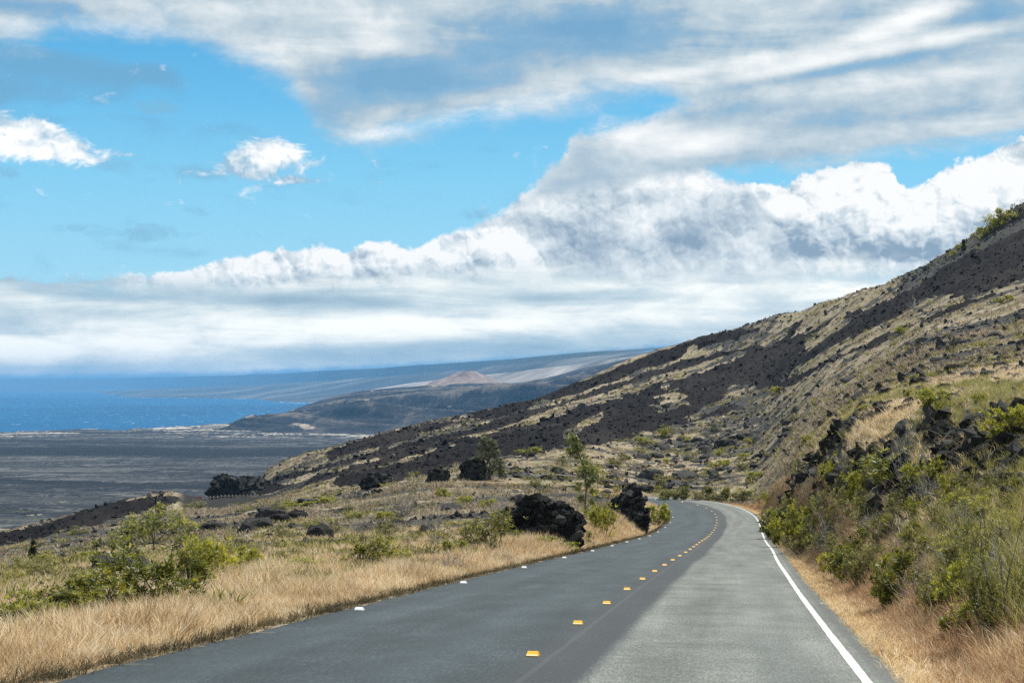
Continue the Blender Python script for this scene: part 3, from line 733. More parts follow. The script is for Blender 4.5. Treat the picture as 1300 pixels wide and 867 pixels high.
ORD = ['nearest', 'second', 'third', 'fourth', 'fifth', 'sixth', 'seventh', 'eighth', 'ninth', 'tenth', 'eleventh', 'twelfth', 'thirteenth', 'fourteenth', 'fifteenth', 'sixteenth', 'seventeenth', 'eighteenth', 'nineteenth', 'twentieth',
       'twenty-first', 'twenty-second', 'twenty-third', 'twenty-fourth', 'twenty-fifth', 'twenty-sixth', 'twenty-seventh', 'twenty-eighth', 'twenty-ninth', 'thirtieth', 'thirty-first', 'thirty-second', 'thirty-third', 'thirty-fourth', 'thirty-fifth', 'thirty-sixth', 'thirty-seventh', 'thirty-eighth']
def box_mesh(name, a, b):
    V = [(a[0], a[1], a[2]), (b[0], a[1], a[2]), (b[0], b[1], a[2]), (a[0], b[1], a[2]), (a[0], a[1], b[2]), (b[0], a[1], b[2]), (b[0], b[1], b[2]), (a[0], b[1], b[2])]
    return mesh_np(name, V, [(3, 2, 1, 0), (4, 5, 6, 7), (0, 1, 5, 4), (1, 2, 6, 5), (2, 3, 7, 6), (3, 0, 4, 7)])
def reflector_meshes():
    """a low moulded wedge whose front slopes back, with a bright strip along the foot of that slope"""
    w, b, h = .060, .085, .046
    i = w * .86
    V = [(-w, -b, 0), (w, -b, 0), (w, b, 0), (-w, b, 0), (-i, -b * .20, h), (i, -b * .20, h), (i, b * .25, h), (-i, b * .25, h), (-w, -b, .005), (w, -b, .005), (w, b, .005), (-w, b, .005)]
    Fc = [(0, 1, 9, 8), (1, 2, 10, 9), (2, 3, 11, 10), (3, 0, 8, 11), (8, 9, 5, 4), (9, 10, 6, 5), (10, 11, 7, 6), (11, 8, 4, 7), (4, 5, 6, 7)]
    body = mesh_np('marker_body', V, Fc)
    L = []
    for off in (.0025, -.001):
        for t in (.02, .30):
            y = -b + t * b * .8; z = .005 + t * (h - .005)
            for x in (-w * .96 + t * (w - i), w * .96 - t * (w - i)): L.append((x, y - off, z + off))
    return body, mesh_np('marker_strip', L, [(0, 1, 3, 2), (4, 6, 7, 5), (0, 4, 5, 1), (2, 3, 7, 6), (0, 2, 6, 4), (1, 5, 7, 3)])
def build_reflectors():
    for colour, (mb, ml), lat, start, step, n, where in (('yellow', (M_YEL, M_YLENS), 0.0, 15.8, 4.46, 38, 'the road\'s centre line'), ('white', (M_WHT, M_WLENS), -3.48, 22.7, 8.72, 17, 'the left road edge')):
        body, strip = reflector_meshes()
        body.materials.append(mb); strip.materials.append(ml)
        for k in range(n):
            s = S0 + start * 1.0102 + k * step * 1.0102
            if s > ROAD_S[-1] - 6: break
            x, y, z = road_at(s, lat)
            x2, y2, z2 = road_at(s + .2, lat)
            hd = math.atan2(-(x2 - x), y2 - y)
            nm = 'road_reflector'
            which = ORD[k] if k == 0 else ORD[k] + ' nearest'
            t = empty(nm, (float(x), float(y), float(z) - .012 * abs(lat) + .002), hd, label=f'{colour} raised reflector on {where}, {which} in its row', cat='road reflector', group=f'{colour} reflectors along {where}')
            t.rotation_euler = (math.atan2(z2 - z, .2), 0, hd)
            link('body', body, None, t); link('reflective_strip', strip, None, t)
build_reflectors()

# ------------------------------------------------------------------ far land and sea
def far_material(name, lo, mid, hi, sx, sy, pale=None, streak=None, spur=None):
    m, N, out = mat(name)
    P = pos(N)
    v = N.mapping(P, scale=(sx, sy, sx))
    n = N.add(N.mul(N.noise(v, 1.0, 8, .62, .3), .75), N.mul(N.noise(v, 6.0, 5, .65), .3))
    c = N.ramp(n, [(.38, lo), (.54, mid), (.70, hi)])
    if streak:
        st = N.noise(N.mapping(P, loc=(90, 13, 0), scale=streak), 1.0, 7, .62, .4)
        c = N.mix(N.mul(N.ss(st, .52, .62), .85), c, (.012, .012, .013))
    if pale:
        pc, sc, a, b = pale
        pn = N.noise(N.mapping(P, loc=(5, 77, 0), scale=sc), 1.0, 6, .6, .2)
        c = N.mix(N.ss(pn, a, b), c, pc)
    if spur:
        c = N.mix(N.mul(N.ss(N.add(N.attr('spur'), N.mul(N.sub(n, .5), 1.4)), .62, .95), .55), c, spur)
    principled(N, out, c, .95, .1)
    return m, N
def loft(name, rows, m, nu=220, nv=60, amp=0.0, scale=300.0, rav=0.0, ravs=120.0, slant=0.6):
    """sheet through rows of (photo column, photo row, distance) points, near row first, built at its real distance"""
    us = None
    R_ = []
    for row in rows:
        a = np.array(row, float)
        q = np.linspace(a[0, 0], a[-1, 0], nu)
        R_.append(np.stack([q, pchip(a[:, 0], a[:, 1], q), pchip(a[:, 0], a[:, 2], q)], -1))
    R_ = np.array(R_)
    t = np.linspace(0, len(rows) - 1, nv)
    k = np.clip(t.astype(int), 0, len(rows) - 2); f = (t - k)[:, None, None]
    G = R_[k] * (1 - f) + R_[k + 1] * f
    Yd = G[..., 2]; X = (G[..., 0] - 650) / F * Yd; Z = (490 - G[..., 1]) / F * Yd
    if amp: Z = Z + fbm(X / scale, Yd / scale, 5) * amp * np.clip(t, 0, 1)[:, None]
    if rav:
        q = fbm((X + slant * Yd) / ravs, (Yd - .2 * X) / (ravs * 9), 5, .55, True)
        wgt = np.clip(t, 0, 1) * np.clip(2.0 - t, 0, 1)
        Z = Z + (q - q.mean()) * rav * wgt[:, None]
    me = mesh_np(name, np.stack([X, Yd, Z], -1).reshape(-1, 3), grid_faces(nv, nu), True)
    if rav: fattr(me, 'spur', q)
    return tag(link(name, me, m), kind='structure')

def build_far():
    # coastal plain: dark old lava with strips of bare black flow and pale sand near the shore
    m, N, out = mat('coastal_plain_lava')
    P = pos(N)
    sep = N.new('ShaderNodeSeparateXYZ'); N.l.new(P, sep.inputs[0])
    px_, py_ = sep.outputs[0], sep.outputs[1]
    v = N.mapping(P, rot=(0, 0, R(6)), scale=(.003, .010, 1))
    n = N.add(N.mul(N.noise(v, 1.0, 9, .66, .3), .72), N.mul(N.noise(P, .05, 6, .75), .34))
    c = N.ramp(n, [(.38, (.010, .011, .013)), (.52, (.042, .042, .042)), (.68, (.16, .15, .135))])
    st = N.noise(N.mapping(P, loc=(7, 3, 0), rot=(0, 0, R(5)), scale=(.0011, .0105, 1)), 1.0, 7, .6, .5)
    c = N.mix(N.mul(N.ss(st, .535, .60), .92), c, (.013, .013, .014))
    pt = N.noise(N.mapping(P, loc=(60, 21, 0), scale=(.0022, .0060, 1)), 1.0, 8, .68, .6)
    c = N.mix(N.mul(N.ss(pt, .50, .58), .75), c, (.014, .014, .016))
    c = N.mix(N.mul(N.ss(pt, .44, .36), .5), c, (.15, .145, .125))
    # one long flow right across
    yc = N.add(py_, N.add(N.mul(px_, .12), N.mul(N.sub(N.noise(N.mapping(P, scale=(.002, .002, 1)), 1.0, 6, .6), .5), 330.0)))
    fl = N.mul(N.ss(yc, 2170, 2230), N.ss(yc, 2560, 2480))
    c = N.mix(N.mul(fl, .95), c, (.012, .012, .013))
    fl2 = N.mul(N.mul(N.ss(yc, 1500, 1530), N.ss(yc, 1640, 1600)), N.ss(st, .40, .50))
    c = N.mix(N.mul(fl2, .95), c, (.012, .012, .013))
    pn = N.noise(N.mapping(P, loc=(40, 8, 0), scale=(.0016, .004, 1)), 1.0, 6, .6)
    sand = N.mul(N.ss(N.add(py_, N.mul(N.sub(pn, .5), 900.0)), 3050, 3250), N.ss(pn, .51, .60))
    c = N.mix(N.mul(sand, .9), c, (.62, .55, .46))
    green = N.mul(N.ss(N.noise(N.mapping(P, loc=(3, 3, 0), scale=(.004, .012, 1)), 1.0, 5, .6), .54, .64), N.ss(py_, 1500, 1150))
    c = N.mix(N.mul(green, .6), c, (.20, .20, .08))
    principled(N, out, c, .95, .1, n, 6.0, .6)
    u = np.linspace(-0.75, 0.30, 320)
    pxs = 650 + F * u
    yc_ = np.interp(pxs, [-900, -200, 0, 60, 160, 240, 310, 345, 380, 1300], [3200, 3380, 3560, 3650, 3760, 3980, 4500, 5000, 5600, 5600]) + fbm(u * 60, u * 0, 4) * 130
    T = np.linspace(0, 1, 260)
    Yd = np.exp(np.log(720.0) * (1 - T[:, None]) + np.log(yc_)[None] * T[:, None])
    X = u[None] * Yd
    Z = -100.5 + fbm(X / 140, Yd / 90, 5) * 2.2 * sstep(Yd, 700, 1100) - 4.5 * sstep(T, .985, 1.0)[:, None] + fbm(X / 22, Yd / 16, 3, .6, True) * 0.9
    me = mesh_np('coastal_plain', np.stack([X, Yd, Z], -1).reshape(-1, 3), grid_faces(len(T), len(u)), True)
    tag(link('coastal_plain', me, m), kind='structure')
    # sea
    m, N, out = mat('windy_blue_sea')
    P = pos(N)
    w1 = N.noise(N.mapping(P, scale=(.02, .008, 1)), 1.0, 6, .6)
    swell = N.noise(N.mapping(P, scale=(.0006, .00035, 1)), 1.0, 5, .6)
    c = N.ramp(swell, [(.35, (.002, .070, .17)), (.65, (.004, .105, .24))])
    cap = N.noise(N.mapping(P, scale=(.030, .0085, 1)), 1.0, 4, .75)
    c = N.mix(N.ss(cap, .62, .69), c, (.45, .56, .64))
    principled(N, out, c, .7, .10, w1, 3.0, .4)
    xs = np.linspace(-1, 1, 120) * 1.0; rr = np.exp(np.linspace(math.log(2600), math.log(33000), 160))
    Xs = (xs[None] * .95 - .25) * rr[:, None]; Ys = np.repeat(rr[:, None], 120, 1)
    me = mesh_np('sea', np.stack([Xs, Ys, np.full_like(Xs, -104.0)], -1).reshape(-1, 3), grid_faces(160, 120), True)
    tag(link('sea', me, m), kind='structure')
    # surf along the far shore
    m, N, out = mat('white_surf')
    principled(N, out, N.ramp(N.noise(pos(N), .02, 4, .7), [(.4, (.35, .45, .52)), (.6, (.85, .88, .9))]), .8, .2)
    for pts, wd in (([(150, 504.6, 14300), (200, 505.2, 13700), (260, 505.8, 13200), (318, 506.4, 12700)], 130), ([(352, 510.6, 10100), (372, 511.5, 9700), (392, 512.4, 9300)], 190), ([(48, 496.9, 30000), (100, 497.0, 29800), (118, 497.2, 29000)], 650)):
        a = np.array(pts, float); q = np.linspace(a[0, 0], a[-1, 0], 120)
        Yq = np.interp(q, a[:, 0], a[:, 2]) + fbm(q * .3, q * 0, 3) * wd * .3
        wv = wd * np.clip(.35 + fbm(q * .12, q * 0 + 5, 4) * 1.6, 0.02, 1.2)
        V = []
        for dy in (0, 1):
            yy = Yq + wv * dy; V.append(np.stack([(q - 650) / F * yy, yy, np.full_like(q, -103.2)], -1))
        me = mesh_np('surf', np.array(V).reshape(-1, 3), grid_faces(2, len(q)))
        tag(link('surf', me, m), kind='stuff')
    # the scarp with its ravines
    m, N = far_material('scarp_lava_and_scrub', (.006, .006, .008), (.022, .021, .022), (.105, .088, .072), .011, .008, ((.36, .29, .22), (.007, .0024, .03), .60, .68), None, (.20, .165, .13))
    loft('scarp_hill', [
        [(230, 556, 3500), (280, 550, 3450), (350, 549, 3380), (420, 550, 3330), (500, 550, 3300), (600, 550, 3280), (760, 548, 3260), (960, 548, 3240)],
        [(230, 557, 3560), (280, 549, 3560), (310, 543, 3720), (345, 538, 3850), (400, 531, 3900), (470, 522, 3900), (600, 512, 3900), (760, 490, 3800), (960, 450, 3700)],
        [(230, 556, 3800), (280, 549, 3900), (305, 540, 4150), (335, 534, 4400), (365, 523, 4700), (400, 511, 4900), (430, 502.5, 5000), (480, 495, 5050), (540, 489.5, 5050), (600, 486, 5000), (650, 486, 4950), (700, 478, 4850), (740, 468, 4750), (790, 457, 4600), (840, 446, 4400), (960, 425, 4200)],
        [(230, 556, 4400), (305, 538, 5200), (365, 526, 6000), (430, 505, 6300), (540, 491, 6300), (650, 487, 6300), (740, 470, 6200), (840, 447, 6000), (960, 428, 5600)],
    ], m, 520, 170, 6.0, 260.0, 75.0, 300.0, .9)
    # cinder cone
    m, N = far_material('pink_cinder', (.13, .09, .07), (.25, .18, .145), (.40, .31, .25), .02, .02)
    D0 = 6000.0
    a = np.linspace(-1, 1, 70)
    Gx, Gy = np.meshgrid(a, a)
    rad = np.sqrt(Gx**2 + Gy**2)
    prof = np.interp(rad, [0, .10, .20, .45, .75, 1.0, 1.5], [.90, .98, 1.0, .62, .25, 0, -.15])
    prof = prof + fbm(Gx * 3 + 4, Gy * 3, 4) * .16 + (1 - np.abs(vnoise(np.arctan2(Gy, Gx) * 5, rad * .8))) * .10 * np.clip(1 - rad, 0, 1)
    Wd = 58 / F * D0
    X = (593 - 650) / F * D0 + Gx * Wd - (Gy * 0); Yd = D0 + Gy * Wd * 1.3
    Z = (490 - 489) / F * D0 + prof * (16.0 / F * D0)
    me = mesh_np('cinder_cone', np.stack([X, Yd, Z], -1).reshape(-1, 3), grid_faces(70, 70), True)
    tag(link('cinder_cone', me, m), kind='structure')
    # pale grassland beyond, the long coast, and the last ridge
    m, N = far_material('pale_dry_grassland', (.10, .085, .07), (.30, .255, .21), (.56, .48, .40), .0016, .0018)
    loft('far_grassland', [
        [(390, 512.8, 9200), (420, 511, 9000), (480, 507, 8300), (560, 500, 7600), (640, 494, 7000), (740, 480, 6500), (860, 455, 6000), (1000, 440, 5600)],
        [(390, 510.5, 10500), (430, 505, 10300), (480, 494, 9600), (560, 483, 9000), (640, 474, 8300), (740, 462, 7000), (860, 443, 6000), (1000, 434, 5700)],
        [(390, 509.5, 11500), (430, 504, 11300), (480, 493, 10800), (560, 482, 10200), (640, 474, 9000), (740, 463, 7400), (860, 445, 6300), (1000, 436, 6000)],
    ], m, 240, 50, 8.0, 700.0)
    m, N = far_material('far_dark_coast', (.026, .030, .028), (.07, .072, .064), (.24, .22, .19), .0007, .0010)
    loft('far_coast', [
        [(-500, 497.5, 30000), (0, 497.3, 29500), (110, 497.5, 28500), (140, 501, 19000), (170, 504.6, 14600), (250, 505.6, 13500), (320, 506.3, 12900), (345, 509.5, 10800), (400, 511.5, 9900), (560, 500, 9200), (700, 480, 7600), (900, 450, 6200)],
        [(-500, 497.1, 31000), (0, 496.8, 30500), (110, 496.2, 29500), (140, 496, 23000), (170, 495, 19500), (250, 493, 17500), (320, 491.2, 16000), (400, 488, 13500), (560, 477, 10300), (700, 462, 8200), (900, 442, 6500)],
        [(-500, 497.1, 32000), (0, 496.6, 32000), (110, 495.4, 31000), (140, 495, 26000), (170, 494, 22500), (250, 491, 20500), (320, 488.5, 18800), (400, 484, 15200), (560, 472, 10800), (700, 457.5, 8500), (900, 440, 6800)],
    ], m, 300, 50, 6.0, 1500.0)
    m, N = far_material('farthest_ridge', (.03, .04, .035), (.05, .06, .05), (.08, .085, .07), .0003, .001)
    loft('far_ridge', [
        [(-900, 497.0, 34000), (0, 496.5, 33500), (150, 494, 32500), (300, 490, 23000), (450, 482, 15800), (620, 468, 10800), (760, 452, 8200), (900, 436, 6700)],
        [(-900, 481, 36000), (0, 481, 35500), (150, 480, 33500), (300, 476, 24000), (450, 469, 16300), (620, 457.5, 11200), (760, 446, 8500), (900, 438, 7000)],
        [(-900, 482, 40000), (0, 482, 39000), (150, 480, 36000), (300, 477, 26000), (450, 471, 18000), (620, 460, 12400), (760, 448, 9200), (900, 440, 7600)],
    ], m, 200, 30, 14.0, 2500.0)
build_far()

# ------------------------------------------------------------------ air: one pale even haze round everything
def build_haze():
    top, bot = 205.0, -108.0
    x0, x1, y0, y1 = -46000.0, 30000.0, -400.0, 42000.0
    V = [(x, y, z) for z in (bot, top) for x, y in ((x0, y0), (x1, y0), (x1, y1), (x0, y1))]
    Fc = [(3, 2, 1, 0), (4, 5, 6, 7), (0, 1, 5, 4), (1, 2, 6, 5), (2, 3, 7, 6), (3, 0, 4, 7)]
    m = bpy.data.materials.new('pale_sea_haze'); m.use_nodes = True
    t = m.node_tree; t.nodes.clear()
    o = t.nodes.new('ShaderNodeOutputMaterial'); v = t.nodes.new('ShaderNodeVolumePrincipled')
    v.inputs['Color'].default_value = (.22, .56, 1.0, 1); v.inputs['Density'].default_value = 5.4e-5
    v.inputs['Anisotropy'].default_value = 0.0
    t.links.new(v.outputs[0], o.inputs['Volume'])
    tag(link('haze', mesh_np('haze', V, Fc), m), kind='stuff')
build_haze()

# ------------------------------------------------------------------ grass and rubble that nobody could count
def tussock(n, h, rad, w, lean, seed, curl=.35):
    g = np.random.default_rng(seed)
    V, Fc, T = [], [], []
    for i in range(n):
        a = g.uniform(0, 2 * math.pi); r = rad * math.sqrt(g.uniform()); b = np.array([r * math.cos(a), r * math.sin(a), -.03])
        hh = h * g.uniform(.55, 1.1); la = a + g.normal(0, .9); le = lean * abs(g.normal(0, 1)) + .05
        d = np.array([math.cos(la) * le, math.sin(la) * le, 1.0]); d /= np.linalg.norm(d)
        m_ = b + d * hh * .55
        tip = b + d * hh + np.array([math.cos(la), math.sin(la), -.25]) * hh * curl * g.uniform(.2, 1)
        fa = g.uniform(0, math.pi); s = np.array([math.cos(fa), math.sin(fa), 0]) * w * .5 * g.uniform(.6, 1.3)
        k = len(V)
        V += [b - s, b + s, m_ + s * .9, m_ - s * .9, tip]
        Fc += [(k, k + 1, k + 2, k + 3)]
        Fc += [(k + 3, k + 2, k + 4, k + 4)]
        T += [g.uniform()] * 5
    tri = []
    for f in Fc:
        if f[2] == f[3]: tri.append(f[:3])
        else: tri += [(f[0], f[1], f[2]), (f[0], f[2], f[3])]
    me = mesh_np('blades', V, tri)
    fattr(me, 'tint', T)
    return me
def hull_mesh(seed, n=16, sq=(1, 1, 1), jit=.25):
    g = random.Random(seed)
    bm = bmesh.new()
    for i in range(n):
        v = Vector((g.gauss(0, 1), g.gauss(0, 1), g.gauss(0, 1))).normalized()
        m_ = max(abs(v.x), abs(v.y), abs(v.z))
        v = v.lerp(v / m_, .55) * g.uniform(1 - jit, 1)
        bm.verts.new((v.x * sq[0], v.y * sq[1], v.z * sq[2]))
    r = bmesh.ops.convex_hull(bm, input=bm.verts)
    bmesh.ops.delete(bm, geom=[e for e in r['geom_interior'] if isinstance(e, bmesh.types.BMVert)], context='VERTS')
    bm.verts.ensure_lookup_table()
    me = bpy.data.meshes.new('stone')
    bm.to_mesh(me); bm.free()
    return me
def scatter(name, P, scl, rot, idx, variants, m):
    """one object: the variants set out on the points by geometry nodes"""
    src = bpy.data.collections.new(name + '_sources')
    for i, v in enumerate(variants):
        o = bpy.data.objects.new(f'{name}_source_{i:02d}', v)
        if not v.materials: v.materials.append(m)
        src.objects.link(o)
    me = bpy.data.meshes.new(name)
    me.vertices.add(len(P)); me.vertices.foreach_set('co', np.ascontiguousarray(P, dtype=np.float32).ravel())
    a = me.attributes.new('size', 'FLOAT_VECTOR', 'POINT'); a.data.foreach_set('vector', np.ascontiguousarray(scl, dtype=np.float32).ravel())
    a = me.attributes.new('turn', 'FLOAT_VECTOR', 'POINT'); a.data.foreach_set('vector', np.ascontiguousarray(rot, dtype=np.float32).ravel())
    a = me.attributes.new('pick', 'INT', 'POINT'); a.data.foreach_set('value', np.ascontiguousarray(idx, dtype=np.int32))
    o = link(name, me, m)
    ng = bpy.data.node_groups.new(name, 'GeometryNodeTree')
    ng.interface.new_socket('Geometry', in_out='INPUT', socket_type='NodeSocketGeometry')
    ng.interface.new_socket('Geometry', in_out='OUTPUT', socket_type='NodeSocketGeometry')
    n, l = ng.nodes, ng.links
    gi, go = n.new('NodeGroupInput'), n.new('NodeGroupOutput')
    ci = n.new('GeometryNodeCollectionInfo'); ci.inputs['Collection'].default_value = src
    ci.inputs['Separate Children'].default_value = True; ci.inputs['Reset Children'].default_value = True
    ip = n.new('GeometryNodeInstanceOnPoints'); ip.inputs['Pick Instance'].default_value = True
    def na(nm, ty):
        q = n.new('GeometryNodeInputNamedAttribute'); q.data_type = ty; q.inputs['Name'].default_value = nm
        return q.outputs['Attribute']
    l.new(gi.outputs[0], ip.inputs['Points']); l.new(ci.outputs[0], ip.inputs['Instance'])
    l.new(na('pick', 'INT'), ip.inputs['Instance Index']); l.new(na('turn', 'FLOAT_VECTOR'), ip.inputs['Rotation']); l.new(na('size', 'FLOAT_VECTOR'), ip.inputs['Scale'])
    l.new(ip.outputs[0], go.inputs[0])
    md = o.modifiers.new('spread', 'NODES'); md.node_group = ng
    return tag(o, kind='stuff')
def rnd_rot(n, tilt=.15):
    return np.stack([RNG.normal(0, tilt, n), RNG.normal(0, tilt, n), RNG.uniform(0, 6.283, n)], -1)
def along_road(n, s0, s1, d0, d1, bias=1.0, near=1.6):
    """points beside the road; d measured outwards from an asphalt edge (negative: the left one)"""
    s = S0 + s0 + (s1 - s0) * RNG.uniform(0, 1, n)**near
    q = RNG.uniform(0, 1, n)**bias
    d = (EL - d0 - (d1 - d0) * q) if d0 >= 0 and d1 > 0 and False else None
    return s, q
def verge_points(n, s0, s1, side, d0, d1, bias=1.0, near=1.6):
    s, q = along_road(n, s0, s1, d0, d1, bias, near)
    d = (EL - d0 - (d1 - d0) * q) if side < 0 else (ER + d0 + (d1 - d0) * q)
    x, y, z = road_at(s, d)
    df, _, _ = road_frame(x, y)
    ok = np.where(side < 0, df < EL - d0 * .8, df > ER + d0 * .8) & (y < 200)
    return x[ok], y[ok]
def field_points(n, px0, px1, Y0, Y1, p=1.0):
    """points spread evenly over the ground between two bearings"""
    Yv = np.sqrt(RNG.uniform(0, 1, n) * (Y1**2 - Y0**2) + Y0**2) if p == 1.0 else Y0 + (Y1 - Y0) * RNG.uniform(0, 1, n)**p
    X = (RNG.uniform(px0, px1, n) - 650) / F * Yv
    return X, Yv
def fresh(ms):
    out = [m_.copy() for m_ in ms]
    for m_ in out: m_.materials.clear()
    return out
def build_cover():
    straw = [tussock(34, .46, .13, .0085, .22, 100 + i) for i in range(6)]
    short = [tussock(26, .16, .14, .008, .8, 120 + i, .6) for i in range(4)]
    red = [tussock(32, .30, .13, .008, .35, 140 + i) for i in range(5)]
    hay = [tussock(26, .42, .42, .05, .55, 160 + i) for i in range(5)]
    green = [tussock(30, .5, .34, .05, .5, 180 + i) for i in range(5)]
    sedge = [tussock(46, .95, .20, .013, .26, 200 + i, .55) for i in range(5)]
    # left verge, tall pale grass
    x, y = verge_points(13500, 6, 150, -1, .28, 2.2, 1.1, 1.7)
    x2, y2 = verge_points(3500, 6, 60, -1, 2.2, 6.0, 1.2, 1.3)
    x, y = np.r_[x, x2], np.r_[y, y2]
    z, d, out, lav, led = ground_parts(x, y)
    n = len(x)
    patch = .82 + fbm(x * .5, y * .22, 4, .6) * .95
    s = np.clip(.45 + out * .6, .45, 1.0) * patch * RNG.uniform(.5, 1.15, n)
    scatter('verge_grass', np.stack([x, y, z], -1), np.stack([np.maximum(s, .6), np.maximum(s, .6), s], -1), rnd_rot(n), RNG.integers(0, 6, n), straw, M_STRAW)
    # dead thatch with grass-foot shade in its colour, left asphalt edge, and straw litter on the right shoulder
    x, y = verge_points(5000, 6, 150, 1, .0, .65, 1.0, 1.8)
    z = gz(x, y); n = len(x)
    s = RNG.uniform(.4, .9, n)
    scatter('shoulder_straw', np.stack([x, y, z], -1), np.stack([s, s, s * .8], -1), rnd_rot(n, .4), RNG.integers(0, 4, n), short, M_STRAW)
    x, y = verge_points(5200, 6, 150, -1, -.02, .50, 1.0, 1.8)
    z = gz(x, y); n = len(x); s = RNG.uniform(.35, 1.05, n)
    scatter('shaded_edge_fringe', np.stack([x, y, z], -1), np.stack([s, s, s], -1), rnd_rot(n, .4), RNG.integers(0, 4, n), fresh(short), M_THATCH_SHADE)
    # right verge, reddish grass
    x, y = verge_points(8000, 6, 150, 1, .40, 1.5, 1.0, 1.7)
    z, d, out, _, _ = ground_parts(x, y); n = len(x)
    s = (.45 + sstep(out, .4, 1.3) * .6) * RNG.uniform(.7, 1.25, n)
    scatter('reddish_verge_grass', np.stack([x, y, z], -1), np.stack([np.maximum(s, .6), np.maximum(s, .6), s], -1), rnd_rot(n), RNG.integers(0, 5, n), red, M_RED)
    # right bank: mixed straw and sedge between the shrubs
    x, y = verge_points(13000, 7, 110, 1, 1.2, 10.0, 1.1, 1.5)
    z, d, out, _, led = ground_parts(x, y); n = len(x)
    s = RNG.uniform(.6, 1.25, n)
    pk = fbm(x * .35, y * .22, 3) + RNG.normal(0, .25, n)
    k = pk > .12
    scatter('bank_straw', np.stack([x, y, z], -1)[k], np.stack([s * .8, s * .8, s * .42], -1)[k], rnd_rot(k.sum()), RNG.integers(0, 6, k.sum()), fresh(straw), M_STRAW)
    k = ~k & (out < 6) & (out > 1.3)
    sg = s * np.clip(1.15 - y / 32, .28, .9)
    scatter('bank_sedge', np.stack([x, y, z], -1)[k], np.stack([sg, sg, sg], -1)[k], rnd_rot(k.sum(), .2), RNG.integers(0, 5, k.sum()), sedge, M_SEDGE)
    # grass of the left field and of the hill
    xs, ys = [], []
    for n, a, b, Y0, Y1 in ((6500, -60, 760, 22, 70), (10000, -60, 860, 70, 160), (26000, 180, 1400, 150, 470), (7000, 820, 1400, 60, 160), (4000, 1080, 1420, 24, 60), (3500, -60, 300, 150, 270)):
        x, y = field_points(n, a, b, Y0, Y1); xs.append(x); ys.append(y)
    x, y = np.concatenate(xs), np.concatenate(ys)
    z, d, out, lav, led = ground_parts(x, y)
    clump = fbm(x * .12, y * .12, 4)
    ok = (PULL < .3) & (out > 1.2) & (lav < RNG.uniform(0, .5, len(x))) & (led < RNG.uniform(.1, .9, len(x))) & (clump + RNG.normal(0, .25, len(x)) > -.18)
    x, y, z, clump = x[ok], y[ok], z[ok], clump[ok]; n = len(x)
    s = RNG.uniform(.5, 1.1, n) * np.clip(.55 + y / 200, .6, 1.5)
    near = y < 75
    scatter('field_grass', np.stack([x, y, z], -1)[near], np.stack([s * 1.5, s * 1.5, s * .75], -1)[near], rnd_rot(near.sum()), RNG.integers(0, 6, near.sum()), fresh(straw), M_STRAW)
    scatter('hill_grass', np.stack([x, y, z], -1)[~near], np.stack([s, s, s * .75], -1)[~near], rnd_rot((~near).sum()), RNG.integers(0, 5, (~near).sum()), hay, M_HAY)
    # low green plants
    xs, ys = [], []
    for n, a, b, Y0, Y1 in ((2200, -60, 800, 14, 60), (1100, -60, 800, 30, 80), (2400, -60, 860, 80, 170), (7500, 300, 1400, 160, 440), (1600, 900, 1400, 50, 160)):
        x, y = field_points(n, a, b, Y0, Y1); xs.append(x); ys.append(y)
    x, y = np.concatenate(xs), np.concatenate(ys)
    z, d, out, lav, led = ground_parts(x, y)
    ok = (PULL < .3) & (out > 1.7) & (lav < .3) & (fbm(x * .06 + 20, y * .06, 4) + RNG.normal(0, .12, len(x)) > .05)
    x, y, z = x[ok], y[ok], z[ok]; n = len(x)
    s = RNG.uniform(.4, 1.1, n) * np.clip(.5 + y / 220, .5, 1.4)
    scatter('low_green_plants', np.stack([x, y, z], -1), np.stack([s * 1.2, s * 1.2, s * np.where(y < 60, 1.1, .8)], -1), rnd_rot(n), RNG.integers(0, 5, n), green, M_LOW)
    # rubble
    stones = [hull_mesh(300 + i, 12, (1, random.uniform(.6, 1), random.uniform(.4, .75))) for i in range(8)]
    xs, ys = [], []
    for n, a, b, Y0, Y1 in ((2500, -60, 800, 25, 90), (3500, -60, 900, 90, 200), (25000, 180, 1420, 150, 470), (5500, 990, 1420, 20, 160), (1500, -60, 300, 200, 300)):
        x, y = field_points(n, a, b, Y0, Y1); xs.append(x); ys.append(y)
    x, y = np.concatenate(xs), np.concatenate(ys)
    z, d, out, lav, led = ground_parts(x, y)
    inl = lav > .5
    ok = (PULL < .2) & (out > 2.2) & (inl | (led > .3) | (RNG.uniform(0, 1, len(x)) < .10))
    x, y, z, inl = x[ok], y[ok], z[ok], inl[ok]; n = len(x)
    s = np.exp(RNG.normal(-1.45, .5, n)) * np.clip(.35 + y / 260, .35, 1.5) * np.where(inl, .8, 1.0)
    sc = np.stack([s, s * RNG.uniform(.7, 1, n), s * .8], -1)
    pk = RNG.integers(0, 8, n)
    scatter('lava_rubble', np.stack([x, y, z], -1)[inl], sc[inl], rnd_rot(inl.sum(), .6), pk[inl], stones, M_CLINKER)
    scatter('field_rubble', np.stack([x, y, z], -1)[~inl], sc[~inl], rnd_rot((~inl).sum(), .6), pk[~inl], fresh(stones), M_ROCK)
build_cover()

